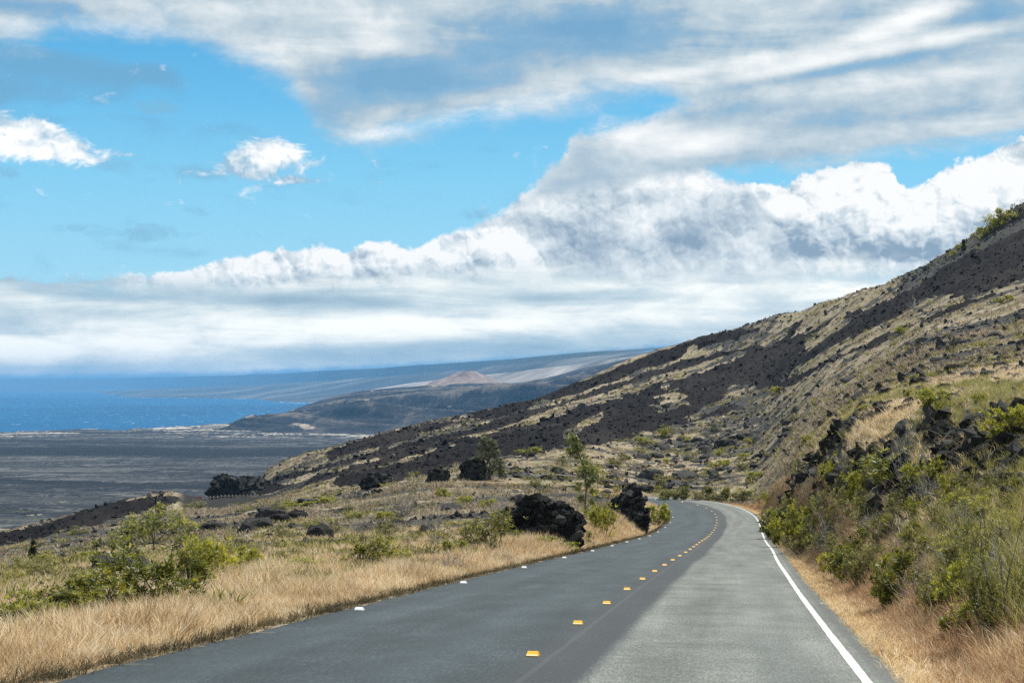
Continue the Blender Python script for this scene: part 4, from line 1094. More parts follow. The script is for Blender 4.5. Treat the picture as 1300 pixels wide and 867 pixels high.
# ------------------------------------------------------------------ lava boulders and outcrops
def lumpy(seed, sub, amp, freq, sx, sy, sz, floor=-.35):
    bm = bmesh.new()
    bmesh.ops.create_icosphere(bm, subdivisions=sub, radius=1.0)
    off = Vector((seed * 3.7, seed * 1.3, seed * .7))
    for v in bm.verts:
        p = v.co.copy()
        m_ = max(abs(p.x), abs(p.y), abs(p.z)); p = p.lerp(p / m_, .35)
        cell = mnoise.cell_vector(p * freq * 1.3 + off)
        k = 1 + amp * (mnoise.fractal(p * freq + off, 1.0, 2.0, 4) + .5 * (cell.x - .5))
        v.co = Vector((p.x * sx * k, p.y * sy * k, max(p.z * sz * k, floor * sz)))
    me = bpy.data.meshes.new('rock'); bm.to_mesh(me); bm.free()
    return me
BLOCKS = [hull_mesh(500 + i, 13, (1, random.uniform(.65, 1), random.uniform(.45, .85)), .3) for i in range(14)]
for b_ in BLOCKS: b_.materials.append(M_LAVA)
BLOCKS_G = [m_.copy() for m_ in BLOCKS]
for b_ in BLOCKS_G: b_.materials.clear(); b_.materials.append(M_ROCK)
def outcrop(px, py, w, h, n, label, depth=.8, size=(.10, .24), group=None, name='lava_outcrop', far=None):
    x, y, z = at(px, py) if far is None else ((px - 650) / F * far, far, (490 - py) / F * far)
    k = y / F
    W, H = w * k, h * k
    root = empty(name, (x, y, z), 0, label=label, cat='rock outcrop', group=group)
    g = random.Random(int(px * 7 + py))
    core = lumpy(g.random() * 50, 4, .34, 1.5, W * .36, W * .36 * depth, H * .74, -.9)
    link('rock_core', core, M_LAVA, root)
    cv = [v.co.copy() for v in core.vertices if v.co.z > -.08 * H and (v.co.y < W * .2 or v.co.z > H * .5)]
    for i in range(n):
        p = g.choice(cv)
        s = math.sqrt(W * H) * g.uniform(*size)
        o = link('block', g.choice(BLOCKS_G if g.random() < (.45 if px > 990 else .16) else BLOCKS), None, root)
        o.location = p * g.uniform(.92, 1.06)
        o.scale = (s, s * g.uniform(.7, 1), s * g.uniform(.7, 1))
        o.rotation_euler = (g.gauss(0, .5), g.gauss(0, .5), g.uniform(0, 6.28))
    return root
def bedded(px, py, rx, ry, n, label, rot=0.0, grey=.14):
    x0, y0, z0 = at(px, py)
    root = empty('lava_outcrop', (x0, y0, z0), 0, label=label, cat='rock outcrop')
    g = random.Random(int(px * 3 + py))
    c, s_ = math.cos(R(rot)), math.sin(R(rot))
    for i in range(int(n * 1.9)):
        q = math.sqrt(g.random()); t = g.uniform(0, 6.283)
        a, b = q * rx * math.cos(t), q * ry * math.sin(t)
        x, y, z = at(px + a * c - b * s_, py + a * s_ + b * c)
        if y > y0 * 1.22 or y < y0 * .7: continue
        k = min(math.exp(g.gauss(-1.55, .42)), .42) * (y0 / 40)**.5
        o = link('block', g.choice(BLOCKS_G if g.random() < grey else BLOCKS), None, root)
        o.location = (x - x0, y - y0, z - z0 - k * g.uniform(-.1, .35))
        o.scale = (k * g.uniform(.9, 1.5), k * g.uniform(.7, 1.1), k * g.uniform(.6, 1.0))
        o.rotation_euler = (g.gauss(-.25, .5), g.gauss(-.15, .5), g.uniform(0, 6.28))
    return root
BOULD = [lumpy(20 + i, 3, .26, 1.2, 1, random.uniform(.65, .95), 1, -.3) for i in range(8)]
for b_ in BOULD: b_.materials.append(M_ROCK)
BOULD_D = [m_.copy() for m_ in BOULD]
for b_ in BOULD_D: b_.materials.clear(); b_.materials.append(M_LAVA)
GENERIC = []                     # things named after their surroundings: (object, column, row, noun)
def boulder(px, py, w, h, label, group=None, dark=False, rz=None):
    x, y, z = at(px, py)
    k = y / F
    g = random.Random(int(px * 13 + py * 5))
    o = link('lava_boulder', g.choice(BOULD_D if dark else BOULD))
    o.location = (x, y, z)
    o.scale = (w * k * .5, w * k * .5, h * k * .78)
    o.rotation_euler = (g.gauss(0, .12), g.gauss(0, .12), g.uniform(0, 6.28) if rz is None else rz)
    if group: GENERIC.append((o, px, py, label))
    return tag(o, label, 'boulder', group)
def build_rocks():
    outcrop(684, 688, 132, 64, 210, 'large fractured black lava outcrop between an olive bush and the slim tree', .7, (.07, .17))
    outcrop(800, 670, 54, 60, 130, 'tall black lava outcrop standing at the inside of the road bend', .9, (.08, .20))
    outcrop(600, 608, 44, 30, 34, 'small dark lava outcrop at the left foot of the grey green tree', .8, (.10, .24))
    outcrop(478, 617, 58, 22, 34, 'low black lava hump where the field meets the flow, left of the trees', .8, (.10, .24))
    outcrop(557, 610, 36, 20, 26, 'small lava hump between the low black hump and the grey green tree', .8, (.1, .24))
    outcrop(303, 634, 100, 40, 150, 'rounded black lava mound behind the guard rail posts', .8, (.04, .11), None, 'lava_mound', 352)
    bedded(1055, 612, 42, 24, 60, 'dark broken lava face on the right bank, leftmost of the big ones above the shrubs', -32)
    bedded(1252, 602, 58, 46, 130, 'big black lava face above the tall sedge on the right bank', -12)
    bedded(1228, 556, 44, 20, 60, 'grey topped lava ledge over the big black face on the right bank', -10, .6)
    bedded(1284, 528, 26, 12, 26, 'dark lava ledge beside the bright yellow green bush on the right bank', -8, .5)
    bedded(1160, 612, 52, 22, 70, 'wide lava face half hidden by shrubs in the middle of the right bank', -10)
    bedded(1106, 578, 36, 14, 40, 'low lava face left of the broad leaved shrub near the top of the right bank', -14)
    bedded(1292, 574, 20, 26, 34, 'black lava face at the right margin under the bright bush', 0)
    bedded(1068, 550, 26, 6, 24, 'short dark lava rib at the crest of the right bank', -42)
    bedded(1030, 590, 30, 7, 34, 'long dark lava rib climbing the left end of the right bank', -48)
    bedded(1006, 620, 20, 7, 20, 'short dark lava rib low at the left end of the right bank', -58)
    bedded(1125, 522, 46, 7, 34, 'lava ledge along the crest of the right bank above the broad leaved shrub', -16, .5)
    bedded(1192, 545, 26, 12, 24, 'grey lava ledge left of the grey topped one on the right bank', -12, .6)
    for px, py, w, h, dk, lb in ((326, 674, 46, 22, 0, 'pale grey slab boulder tilted in the dry grass of the left field'), (406, 684, 34, 24, 1, 'dark block boulder in the left field, right of the pale slab'),
                             (380, 660, 30, 17, 1, 'dark boulder under the yellow green plants of the left field'), (150, 722, 84, 22, 0, 'long flat grey lava slab in front of the pale spreading tree'),
                             (304, 694, 16, 13, 0, 'small upright grey boulder beside the yellow green bush of the left field'), (262, 676, 52, 15, 1, 'low dark boulder to the right of the pale spreading tree'),
                             (268, 748, 60, 14, 0, 'flat grey boulder sunk in the verge grass'), (345, 655, 44, 13, 1, 'low black boulder behind the pale slab boulder'), (428, 652, 40, 10, 1, 'low dark boulder on the field\'s brow towards the flow'),
                             (470, 672, 30, 10, 0, 'flat grey boulder by the grey twiggy shrub of the left field'), (540, 668, 50, 9, 0, 'long flat grey boulder in the orange grass left of the large outcrop'), (560, 690, 18, 12, 1, 'small dark boulder in front of the long flat boulder'),
                             (1002, 548, 18, 9, 1, 'round dark boulder alone on the hillside grass'), (950, 556, 32, 8, 1, 'low dark boulder on the hillside, left of the round one'), (870, 605, 30, 8, 0, 'long low grey boulder on the slope beyond the bend'),
                             (920, 565, 30, 10, 1, 'dark boulder on the slope above the yellow tufts'), (1205, 505, 26, 9, 1, 'flat dark boulder on the slope right of the yellow bush'), (1165, 490, 26, 16, 1, 'dark upright boulder on the slope above the right bank'),
                             (1120, 520, 26, 14, 1, 'dark boulder at the crest of the right bank'), (1128, 500, 22, 10, 1, 'dark boulder just above the crest of the right bank'), (1150, 545, 34, 14, 0, 'grey boulder in the pinkish grass of the right bank'),
                             (12, 766, 40, 16, 1, 'dark boulder at the left behind the yellow green bush'), (100, 640, 1, 1, 0, None)):
        if lb: boulder(px, py, w, h, lb, None, dk)
    g = random.Random(99)
    n = 0
    while n < 110:
        px = g.uniform(640, 1300); py = g.uniform(420, 640)
        sil = np.interp(px, [640, 850, 950, 1050, 1180, 1300], [590, 555, 520, 470, 415, 370])
        if py < sil + 8 or py > np.interp(px, [640, 850, 960, 1000, 1060, 1120, 1300], [640, 622, 600, 580, 540, 512, 495]): continue
        w = math.exp(g.gauss(2.6, .4))
        boulder(px, py, w, w * g.uniform(.3, .5), 'low boulder', 'boulders strewn over the hillside', g.random() < .6)
        n += 1
    n = 0
    while n < 46:
        px = g.uniform(0, 600); py = g.uniform(630, 720)
        if py < np.interp(px, [0, 150, 300, 450, 600], [700, 680, 648, 622, 612]) or py > np.interp(px, [0, 200, 450, 600], [735, 720, 705, 680]): continue
        w = math.exp(g.gauss(2.7, .4))
        boulder(px, py, w, w * g.uniform(.3, .55), 'low boulder', 'boulders strewn over the left field', g.random() < .5)
        n += 1
build_rocks()

# ------------------------------------------------------------------ shrubs and trees
def tube(V, Fc, pts, r0, r1, n=5):
    pts = [Vector(p) for p in pts]
    base = len(V)
    for i, p in enumerate(pts):
        d = (pts[min(i + 1, len(pts) - 1)] - pts[max(i - 1, 0)]).normalized()
        a = d.orthogonal().normalized(); b = d.cross(a)
        r = r0 + (r1 - r0) * i / (len(pts) - 1)
        for k in range(n):
            t = 2 * math.pi * k / n
            V.append(tuple(p + a * r * math.cos(t) + b * r * math.sin(t)))
    for i in range(len(pts) - 1):
        for k in range(n):
            q = base + i * n; k2 = (k + 1) % n
            Fc.append((q + k, q + k2, q + n + k2, q + n + k))
def bent(a, b, g, wob, n=5):
    a, b = Vector(a), Vector(b)
    out = []
    L = (b - a).length
    o1 = Vector((g.gauss(0, 1), g.gauss(0, 1), g.gauss(0, .5))) * wob * L
    for i in range(n + 1):
        t = i / n
        p = a.lerp(b, t) + o1 * math.sin(t * math.pi) + Vector((0, 0, -.12 * L * math.sin(t * math.pi)))
        out.append(p + Vector((g.gauss(0, 1), g.gauss(0, 1), g.gauss(0, 1))) * wob * .2 * L * (0 if i == 0 else 1))
    return out
class Leaves:
    def __init__(s): s.V, s.F, s.T = [], [], []
    def leaf(s, p, d, up, L, W, tint):
        d = d.normalized(); sd = d.cross(up)
        if sd.length < 1e-4: sd = d.orthogonal()
        sd = sd.normalized() * W * .5
        nrm = sd.cross(d).normalized()
        k = len(s.V)
        m_ = p + d * L * .5
        s.V += [tuple(p), tuple(m_ + sd - nrm * W * .15), tuple(p + d * L), tuple(m_ - sd - nrm * W * .15)]
        s.F += [(k, k + 1, k + 2), (k, k + 2, k + 3)]
        s.T += [tint] * 4
    def mesh(s):
        me = mesh_np('leaves', s.V, s.F); fattr(me, 'tint', s.T)
        return me
def shrub_meshes(seed, aspect=.62, tips=240, per=9, L=.055, W=.022, stems=14, upright=.5, gaps=.25, holes=6):
    """unit shrub one metre across; foliage in rosettes at the twig ends"""
    g = random.Random(seed)
    lv = Leaves(); V, Fc = [], []
    lobes = []
    for i in range(holes):
        a = g.uniform(0, 6.283); r = g.uniform(.08, .40)
        lobes.append((Vector((r * math.cos(a), r * math.sin(a), aspect * g.uniform(.18, .72))), g.uniform(.08, .22)))
    lobes.append((Vector((g.gauss(0, .08), g.gauss(0, .08), aspect * .42)), .24))
    ends = []
    while len(ends) < tips:
        c, r = g.choice(lobes)
        v = Vector((g.gauss(0, 1), g.gauss(0, 1), g.gauss(.25, .9))).normalized() * r * g.uniform(.72, 1.1)
        p = c + v
        if p.z < .03 or p.z > aspect * 1.15: continue
        if g.random() < .14: p = p + v * g.uniform(.3, 1.1) + Vector((0, 0, .06 * g.random()))
        ends.append((p, v.normalized(), g.random()))
    for p, d, q in ends:
        ax = (d * .6 + Vector((g.gauss(0, .3), g.gauss(0, .3), upright + g.gauss(0, .2)))).normalized()
        t0 = g.gauss(.47, .17) + .12 * (q - .5)
        for j in range(per):
            a = 2.399 * j + q * 6
            o = ax.orthogonal().normalized(); o = Matrix.Rotation(a, 3, ax) @ o
            dd = (ax * g.uniform(.25, 1.0) + o * .9)
            lv.leaf(p - ax * L * .5 * g.uniform(0, 1.6), dd, ax, L * g.uniform(.7, 1.25), W * g.uniform(.8, 1.2), min(1, max(0, t0 + g.gauss(0, .10))))
    for p, d, q in ends[::3]:
        tube(V, Fc, [p - d * .10 - Vector((0, 0, .05)), p - d * .04, p], .004, .002, 3)
    for i in range(stems):
        e = ends[g.randrange(len(ends))][0]
        tube(V, Fc, bent((g.gauss(0, .03), g.gauss(0, .03), -.04), e, g, .10, 4), .010, .003, 4)
    return lv.mesh(), mesh_np('stems', V, Fc, True)
SH = {}
def shrub_kind(kind, m, nv, **kw):
    SH[kind] = []
    for i in range(nv):
        f, s = shrub_meshes(hash(kind) % 1 + len(SH) * 31 + i, **kw)
        f.materials.append(M_LEAF[m]); s.materials.append(M_BARK)
        SH[kind].append((f, s))
shrub_kind('green', 'green', 3, aspect=.66, tips=270, per=7, L=.062, W=.024, upright=.7)
shrub_kind('yellow', 'yellow', 3, aspect=.6, tips=230, per=8, L=.065, W=.024, upright=.8)
shrub_kind('olive', 'olive', 4, aspect=.66, tips=230, per=7, L=.055, W=.015, upright=.8, stems=34)
shrub_kind('broad', 'green', 2, aspect=.8, tips=150, per=7, L=.10, W=.038, upright=.9, stems=18)
shrub_kind('dark', 'dark', 2, aspect=.9, tips=300, per=7, L=.050, W=.016, upright=.6)
def twig_meshes(seed):
    g = random.Random(seed); V, Fc = [], []
    for i in range(26):
        a = g.uniform(0, 6.283); e = Vector((math.cos(a) * g.uniform(.1, .5), math.sin(a) * g.uniform(.1, .5), g.uniform(.25, .75)))
        b = bent((0, 0, -.03), e, g, .12, 5); tube(V, Fc, b, .010, .004, 4)
        for j in range(5):
            p = b[g.randrange(2, 6)]
            tube(V, Fc, bent(p, p + Vector((g.gauss(0, .12), g.gauss(0, .12), abs(g.gauss(.1, .08)))), g, .1, 3), .005, .002, 3)
    me = mesh_np('twigs', V, Fc); fattr(me, 'tint', [g.random() for _ in V]); me.materials.append(M_LEAF['twig'])
    return me
TW = [twig_meshes(900 + i) for i in range(3)]
def shrub(px, py, w, h, kind, label, group=None, cat='shrub', name='shrub', stretch=1.0):
    x, y, z = at(px, py)
    k = y / F
    w, h = w * 1.3, h * 1.2
    if px > 965 and y < 130 and kind != 'twig':                   # on the cut bank a shrub leans out from the slope
        x, y = x - .16 * w * k, y - .10 * w * k
        z = float(gz(x, y)[0])
    g = random.Random(int(px * 31 + py * 17 + w))
    if kind == 'twig':
        o = link('bare_shrub', g.choice(TW)); o.location = (x, y, z)
        o.scale = (w * k, w * k, h * k / .72); o.rotation_euler = (0, 0, g.uniform(0, 6.28))
        if group: GENERIC.append((o, px, py, label))
        return tag(o, label, cat, group)
    f, s = g.choice(SH[kind])
    asp = {'green': .66, 'yellow': .6, 'olive': .66, 'broad': .8, 'dark': .9}[kind]
    t = empty(name, (x, y, z - .02), g.uniform(0, 6.28), label=label, cat=cat, group=group)
    t.scale = (w * k, w * k, h * k / asp)
    link('foliage', f, None, t); link('stems', s, None, t)
    if group: GENERIC.append((t, px, py, label))
    return t
def tree(px, py, label, trunk, clumps, leafmat, L, W, name, seed, bark=None, r0=.05, spread=1.0):
    """trunk: points up the stem (metres, local); clumps: (x, y, z, radius, rosettes)"""
    x, y, z = at(px, py)
    g = random.Random(seed)
    t = empty(name, (x, y, z - .05), 0, label=label, cat='tree')
    V, Fc = [], []
    tube(V, Fc, trunk, r0, r0 * .35, 7)
    lv = Leaves()
    tp = [Vector(p) for p in trunk]
    for (cx, cy, cz, r, n) in clumps:
        c = Vector((cx, cy, cz))
        q = min(tp[:-1], key=lambda p: (p - c).length + .4 * abs(p.z - cz * .45))
        b = bent(q, c, g, .10, 6)
        tube(V, Fc, b, r0 * .6, r0 * .12, 5)
        for i in range(n):
            v = Vector((g.gauss(0, 1), g.gauss(0, 1), g.gauss(0, .8))).normalized() * r * g.uniform(.35, 1.05)
            p = c + v
            if i % 5 == 0: tube(V, Fc, bent(b[g.randrange(3, 7)], p, g, .08, 3), r0 * .10, r0 * .04, 3)
            ax = (v.normalized() * .5 + Vector((g.gauss(0, .4), g.gauss(0, .4), .6 + g.gauss(0, .3)))).normalized()
            t0 = g.gauss(.45, .18)
            for j in range(7):
                o = Matrix.Rotation(2.399 * j + i, 3, ax) @ ax.orthogonal().normalized()
                lv.leaf(p, ax * g.uniform(.2, 1) + o * .9 * spread, ax, L * g.uniform(.7, 1.25), W * g.uniform(.8, 1.2), min(1, max(0, t0 + g.gauss(0, .1))))
    link('trunk', mesh_np('trunk', V, Fc, True), bark or M_BARK, t)
    link('crown', lv.mesh(), M_LEAF[leafmat], t)
    return t
def build_plants():
    S = shrub
    # left verge, near
    S(196, 776, 118, 74, 'green', 'largest dense green bush behind the dry verge grass')
    S(136, 782, 104, 58, 'green', 'dense green bush touching the left side of the largest one')
    S(84, 790, 90, 46, 'green', 'lower green bush between the yellow green one and the big green pair')
    S(36, 802, 84, 50, 'yellow', 'yellow green bush standing at the left end of the verge bushes')
    S(238, 758, 70, 60, 'green', 'green bush touching the right side of the largest one')
    S(276, 744, 70, 54, 'yellow', 'yellow green bush to the right of the dense green bushes')
    S(318, 722, 46, 26, 'yellow', 'low yellow green bush below the pale slab boulder')
    S(60, 738, 60, 30, 'olive', 'dull olive bush in the field behind the yellow green verge bush')
    S(30, 730, 44, 22, 'olive', 'small olive bush near the little dark column of a tree')
    S(108, 712, 36, 12, 'yellow', 'low yellow tuft bush left of the flat lava slab')
    S(462, 722, 58, 36, 'green', 'green bush standing in the field halfway to the large outcrop')
    S(494, 718, 44, 24, 'yellow', 'yellow green bush touching the right side of the field\'s green bush')
    S(438, 712, 40, 18, 'olive', 'small olive bush at the left of the field\'s green bush')
    S(350, 742, 50, 20, 'olive', 'olive bush at the back of the verge grass, below the boulders')
    S(400, 728, 60, 18, 'yellow', 'flat yellow green bush between the verge grass and the dark boulder')
    S(540, 712, 40, 26, 'olive', 'small olive bush beside grey twigs left of the large outcrop')
    S(615, 702, 80, 50, 'olive', 'wide olive bush at the left end of the large lava outcrop')
    S(588, 712, 44, 26, 'yellow', 'yellow green bush in front of the wide olive bush')
    S(640, 690, 40, 36, 'green', 'green bush growing against the left face of the large outcrop')
    S(704, 701, 48, 20, 'yellow', 'bright yellow bush at the foot of the large outcrop')
    S(742, 692, 34, 24, 'olive', 'olive bush at the right foot of the large outcrop')
    S(768, 686, 44, 38, 'yellow', 'yellow green bush in the gap between the two outcrops')
    S(756, 668, 30, 28, 'olive', 'olive bush around the foot of the slim tree')
    S(826, 668, 36, 26, 'yellow', 'bright yellow green bush at the bend end of the second outcrop')
    S(842, 664, 18, 16, 'yellow', 'small yellow bush at the tip of the bend')
    S(560, 634, 22, 13, 'yellow', 'small yellow green bush on the grass below the lava humps')
    S(586, 641, 24, 11, 'yellow', 'flat yellow green bush right of the small one below the lava humps')
    S(508, 656, 48, 28, 'twig', 'bare grey twiggy shrub alone in the middle of the left field')
    S(455, 676, 26, 18, 'twig', 'small bare grey shrub beside the flat grey boulder')
    S(520, 738, 54, 22, 'twig', 'bare grey shrub at the back of the verge grass, right of the green bush')
    S(572, 726, 46, 22, 'twig', 'bare grey shrub in front of the wide olive bush')
    S(640, 720, 44, 18, 'twig', 'bare grey shrub on the verge under the large outcrop')
    S(330, 706, 30, 20, 'twig', 'bare grey twigs in the grass under the pale slab boulder')
    S(372, 646, 52, 10, 'yellow', 'long low yellow green bush near the end of the guard rail')
    S(250, 646, 30, 10, 'olive', 'small olive bush at the edge of the dark gravel pullout')
    S(425, 640, 40, 9, 'yellow', 'low yellow green bush on the brow right of the guard rail')
    S(98, 678, 30, 10, 'olive', 'low olive bush under the dark ridge on the left')
    # beyond the bend
    g = random.Random(3)
    for i, px in enumerate(range(846, 990, 13)):
        S(px + g.uniform(-4, 4), 634.5 + max(0, px - 940) * .14, g.uniform(18, 30), g.uniform(9, 17), g.choice(['olive', 'olive', 'yellow', 'green']), 'bush in the row along the bend', 'bushes along the outer edge of the bend')
    S(912, 594, 26, 10, 'yellow', 'lone bright yellow bush on the slope over the bend')
    S(945, 596, 26, 12, 'olive', 'olive bush right of the lone yellow bush over the bend')
    S(960, 610, 24, 10, 'yellow', 'yellow green bush on the slope below the olive one')
    S(840, 616, 26, 14, 'olive', 'olive bush on the slope right behind the second outcrop')
    S(845, 556, 20, 14, 'yellow', 'small yellow bush below the black flow')
    S(820, 565, 26, 9, 'yellow', 'flat yellow bush below the black flow, left of the small one')
    S(675, 576, 30, 8, 'yellow', 'flat yellow green bush between the two trees, against the black flow')
    S(760, 606, 24, 12, 'yellow', 'round yellow green bush behind the slim tree')
    S(985, 500, 22, 9, 'yellow', 'yellow bush at the lower edge of the black flow, high on the slope')
    S(1145, 424, 18, 9, 'yellow', 'yellow bush under the bleached snag on the slope')
    S(1275, 385, 22, 10, 'yellow', 'yellow bush under the black flow at the right')
    S(1210, 447, 14, 22, 'dark', 'dark upright shrub alone on the upper slope')
    S(1195, 528, 42, 36, 'yellow', 'upright yellow bush on the slope above the right bank')
    S(1168, 508, 24, 14, 'yellow', 'small yellow bush left of the upright one')
    S(1250, 512, 20, 16, 'yellow', 'small yellow bush right of the upright one')
    S(1290, 548, 58, 36, 'yellow', 'bright yellow green bush on top of the lava ledge, right bank')
    # skyline of the hill
    for px, py, w, h, kd, lb in ((1246, 303, 26, 14, 'yellow', 'yellow green bush on the skyline, lowest of the bright group'), (1262, 292, 30, 18, 'yellow', 'yellow green bush on the skyline, middle of the bright group'),
                                 (1282, 281, 30, 14, 'yellow', 'yellow green bush on the skyline, next below the dark bush'), (1296, 277, 24, 20, 'dark', 'dark green bush on the skyline above the bright group'),
                                 (1222, 318, 14, 9, 'yellow', 'small green bush on the skyline at the foot of the thin dark tree'), (1208, 326, 10, 7, 'yellow', 'tiny green bush on the skyline, lowest of all'),
                                 (892, 435, 12, 7, 'dark', 'tiny dark bush on the lower skyline'), (902, 433, 10, 6, 'dark', 'tiny dark bush on the lower skyline, right of another')):
        S(px, py, w, h, kd, lb)
    # right bank
    spots = []
    for px, py, w, h, kd, lb in ((1150, 586, 84, 44, 'broad', 'broad leaved shrub with pale green leaves at the top of the right bank'), (1192, 612, 46, 40, 'broad', 'small broad leaved shrub under the grey topped ledge'),
                                 (1202, 632, 24, 34, 'yellow', 'upright yellow bush in front of the big black outcrop'), (1148, 762, 70, 74, 'broad', 'dark green broad leaved bush low on the right bank, left of the tall sedge'),
                                 (1262, 720, 86, 70, 'olive', 'big olive gold bush in front of the big black outcrop'), (1230, 802, 74, 44, 'green', 'low green bush at the foot of the tall sedge'),
                                 (1290, 800, 80, 130, 'olive', 'tall olive gold bush at the right edge of the bank')):
        S(px, py, w, h, kd, lb)
    g = random.Random(12)
    n = 0
    while n < 120:
        px = g.uniform(985, 1300)
        top = np.interp(px, [985, 1010, 1050, 1100, 1200, 1300], [652, 632, 600, 570, 590, 620])
        bot = np.interp(px, [985, 1010, 1050, 1100, 1150, 1200, 1300], [668, 690, 718, 738, 765, 780, 820])
        py = g.uniform(top, bot)
        if any(abs(px - a) < 13 and abs(py - b) < 9 for a, b in spots): continue
        spots.append((px, py))
        f = np.interp(py, [600, 700, 800], [.8, 1.0, 1.35])
        w = g.uniform(30, 54) * f
        kd = g.choices(['olive', 'green', 'yellow', 'twig', 'broad'], [5, 1.2, 2.6, 2.2, .8])[0]
        lb = {'olive': 'olive shrub', 'green': 'green shrub', 'yellow': 'yellow green shrub', 'twig': 'bare grey shrub', 'broad': 'broad leaved shrub'}[kd]
        S(px, py, w, w * g.uniform(.55, .95), kd, lb, f'{"bare" if kd == "twig" else kd if kd != "broad" else "broad leaved"} shrubs on the right bank')
        n += 1
    # small bushes dotted over the slope
    g = random.Random(31); n = 0
    while n < 56:
        px = g.uniform(650, 1300); py = g.uniform(400, 630)
        lo = np.interp(px, [640, 850, 950, 1050, 1180, 1300], [592, 562, 528, 478, 425, 385])
        hi = np.interp(px, [640, 850, 960, 1000, 1060, 1120, 1300], [640, 625, 605, 585, 545, 516, 498])
        if py < lo or py > hi: continue
        f = np.interp(py, [400, 500, 620], [.6, .85, 1.1])
        w = g.uniform(10, 22) * f
        kd = g.choices(['olive', 'yellow', 'twig', 'dark'], [4, 4, 1, 1])[0]
        S(px, py, w, w * g.uniform(.4, .6), kd, {'olive': 'small olive bush', 'yellow': 'small yellow bush', 'twig': 'small bare shrub', 'dark': 'small dark bush'}[kd],
          {'olive': 'olive', 'yellow': 'yellow green', 'twig': 'bare', 'dark': 'dark'}[kd] + ' small bushes dotted over the slope')
        n += 1
    # low bushes scattered through the left field
    g = random.Random(77); n = 0
    while n < 44:
        px = g.uniform(0, 640); py = g.uniform(640, 745)
        if py < np.interp(px, [0, 150, 300, 450, 640], [712, 692, 660, 636, 622]) or py > np.interp(px, [0, 200, 450, 640], [752, 748, 735, 700]): continue
        f = np.interp(py, [630, 740], [.8, 1.5])
        w = g.uniform(16, 32) * f
        kd = g.choices(['olive', 'yellow', 'twig', 'green'], [4, 4, 3, 1])[0]
        S(px, py, w, w * g.uniform(.3, .55), kd, {'olive': 'low olive bush', 'yellow': 'low yellow green bush', 'twig': 'low bare grey shrub', 'green': 'low green bush'}[kd], {'olive': 'olive', 'yellow': 'yellow green', 'twig': 'bare', 'green': 'green'}[kd] + ' low bushes in the left field')
        n += 1
    # trees
    x, y, z = at(195, 702); k = y / F
    cl = []
    g = random.Random(8)
    for cx, cz, r in ((-46, 22, 12), (-38, 34, 13), (-24, 42, 13), (-10, 44, 12), (4, 50, 12), (12, 58, 11), (24, 48, 13), (36, 40, 13), (46, 30, 12), (-52, 12, 9), (-30, 24, 11), (22, 34, 11), (40, 20, 10), (-14, 32, 11), (6, 38, 10)):
        cl.append((cx * k, g.uniform(-22, 22) * k, cz * k, r * k, 40))
    tree(195, 702, 'pale yellow green spreading tree with dark forked limbs in the left field', [(0, 0, -.05), (.02, 0, 7 * k), (-.01, .02, 14 * k), (0.01, 0, 20 * k)], cl, 'pale', 3.4 * k, 1.4 * k, 'spreading_tree', 41, None, 1.3 * k)
    x, y, z = at(742, 664); k = y / F
    cl = [(dx * k, g.uniform(-6, 6) * k, dz * k, r * k * .85, int(n * .55)) for dx, dz, r, n in ((-16, 106, 9, 60), (-8, 98, 8, 45), (-18, 92, 7, 34), (-6, 84, 8, 36), (2, 76, 8, 34), (8, 68, 10, 50), (-2, 64, 7, 26), (12, 56, 9, 44), (4, 50, 8, 34), (-8, 46, 7, 20), (12, 42, 7, 26), (-4, 34, 7, 22), (10, 28, 7, 22))]
    tree(742, 664, 'slim upright tree with leaf tufts behind the large black outcrop', [(0, 0, -.05), (.5 * k, 0, 22 * k), (2 * k, 0, 44 * k), (1 * k, 0, 64 * k), (-5 * k, 0, 84 * k), (-12 * k, 0, 102 * k)], cl, 'pale', 4.4 * k, 1.7 * k, 'slim_tree', 42, None, 1.2 * k)
    x, y, z = at(622, 609); k = y / F
    cl = [(dx * k, g.uniform(-8, 8) * k, dz * k, r * k, 34) for dx, dz, r in ((-6, 50, 6), (2, 46, 7), (-10, 40, 8), (4, 36, 8), (-2, 30, 9), (-14, 26, 7), (10, 26, 8), (14, 16, 7), (2, 18, 9), (-10, 14, 8), (16, 8, 6), (-2, 8, 7))]
    tree(622, 609, 'grey green wispy tree standing against the black lava flow', [(0, 0, -.05), (0, 0, 14 * k), (-1 * k, 0, 28 * k), (-4 * k, 0, 46 * k)], cl, 'sage', 3.6 * k, 1.3 * k, 'bushy_tree', 43, None, 1.2 * k)
    x, y, z = at(42, 714); k = y / F
    cl = [(g.uniform(-1.4, 1.4) * k, g.uniform(-1.4, 1.4) * k, dz * k, r * k, 30) for dz, r in ((27, 2.2), (23, 3.2), (19, 3.8), (15, 4.2), (11, 4.4), (7, 4.2), (4, 3.6))]
    tree(42, 714, 'small dark columnar tree alone in the field below the dark ridge', [(0, 0, -.05), (0, 0, 14 * k), (0, 0, 29 * k)], cl, 'dark', 3.0 * k, 1.3 * k, 'columnar_tree', 44, None, .7 * k)
    x, y, z = at(1224, 318); k = y / F
    cl = [(g.uniform(-.6, .6) * k, g.uniform(-.6, .6) * k, dz * k, r * k, 14) for dz, r in ((13, 1.0), (10, 1.6), (7, 2.2), (4, 2.6), (1, 2.6))]
    tree(1224, 318, 'thin dark pointed tree on the skyline of the hill', [(0, 0, -.05), (0, 0, 8 * k), (0, 0, 15 * k)], cl, 'dark', 2.4 * k, 1.0 * k, 'pointed_tree', 45, None, .5 * k)
build_plants()

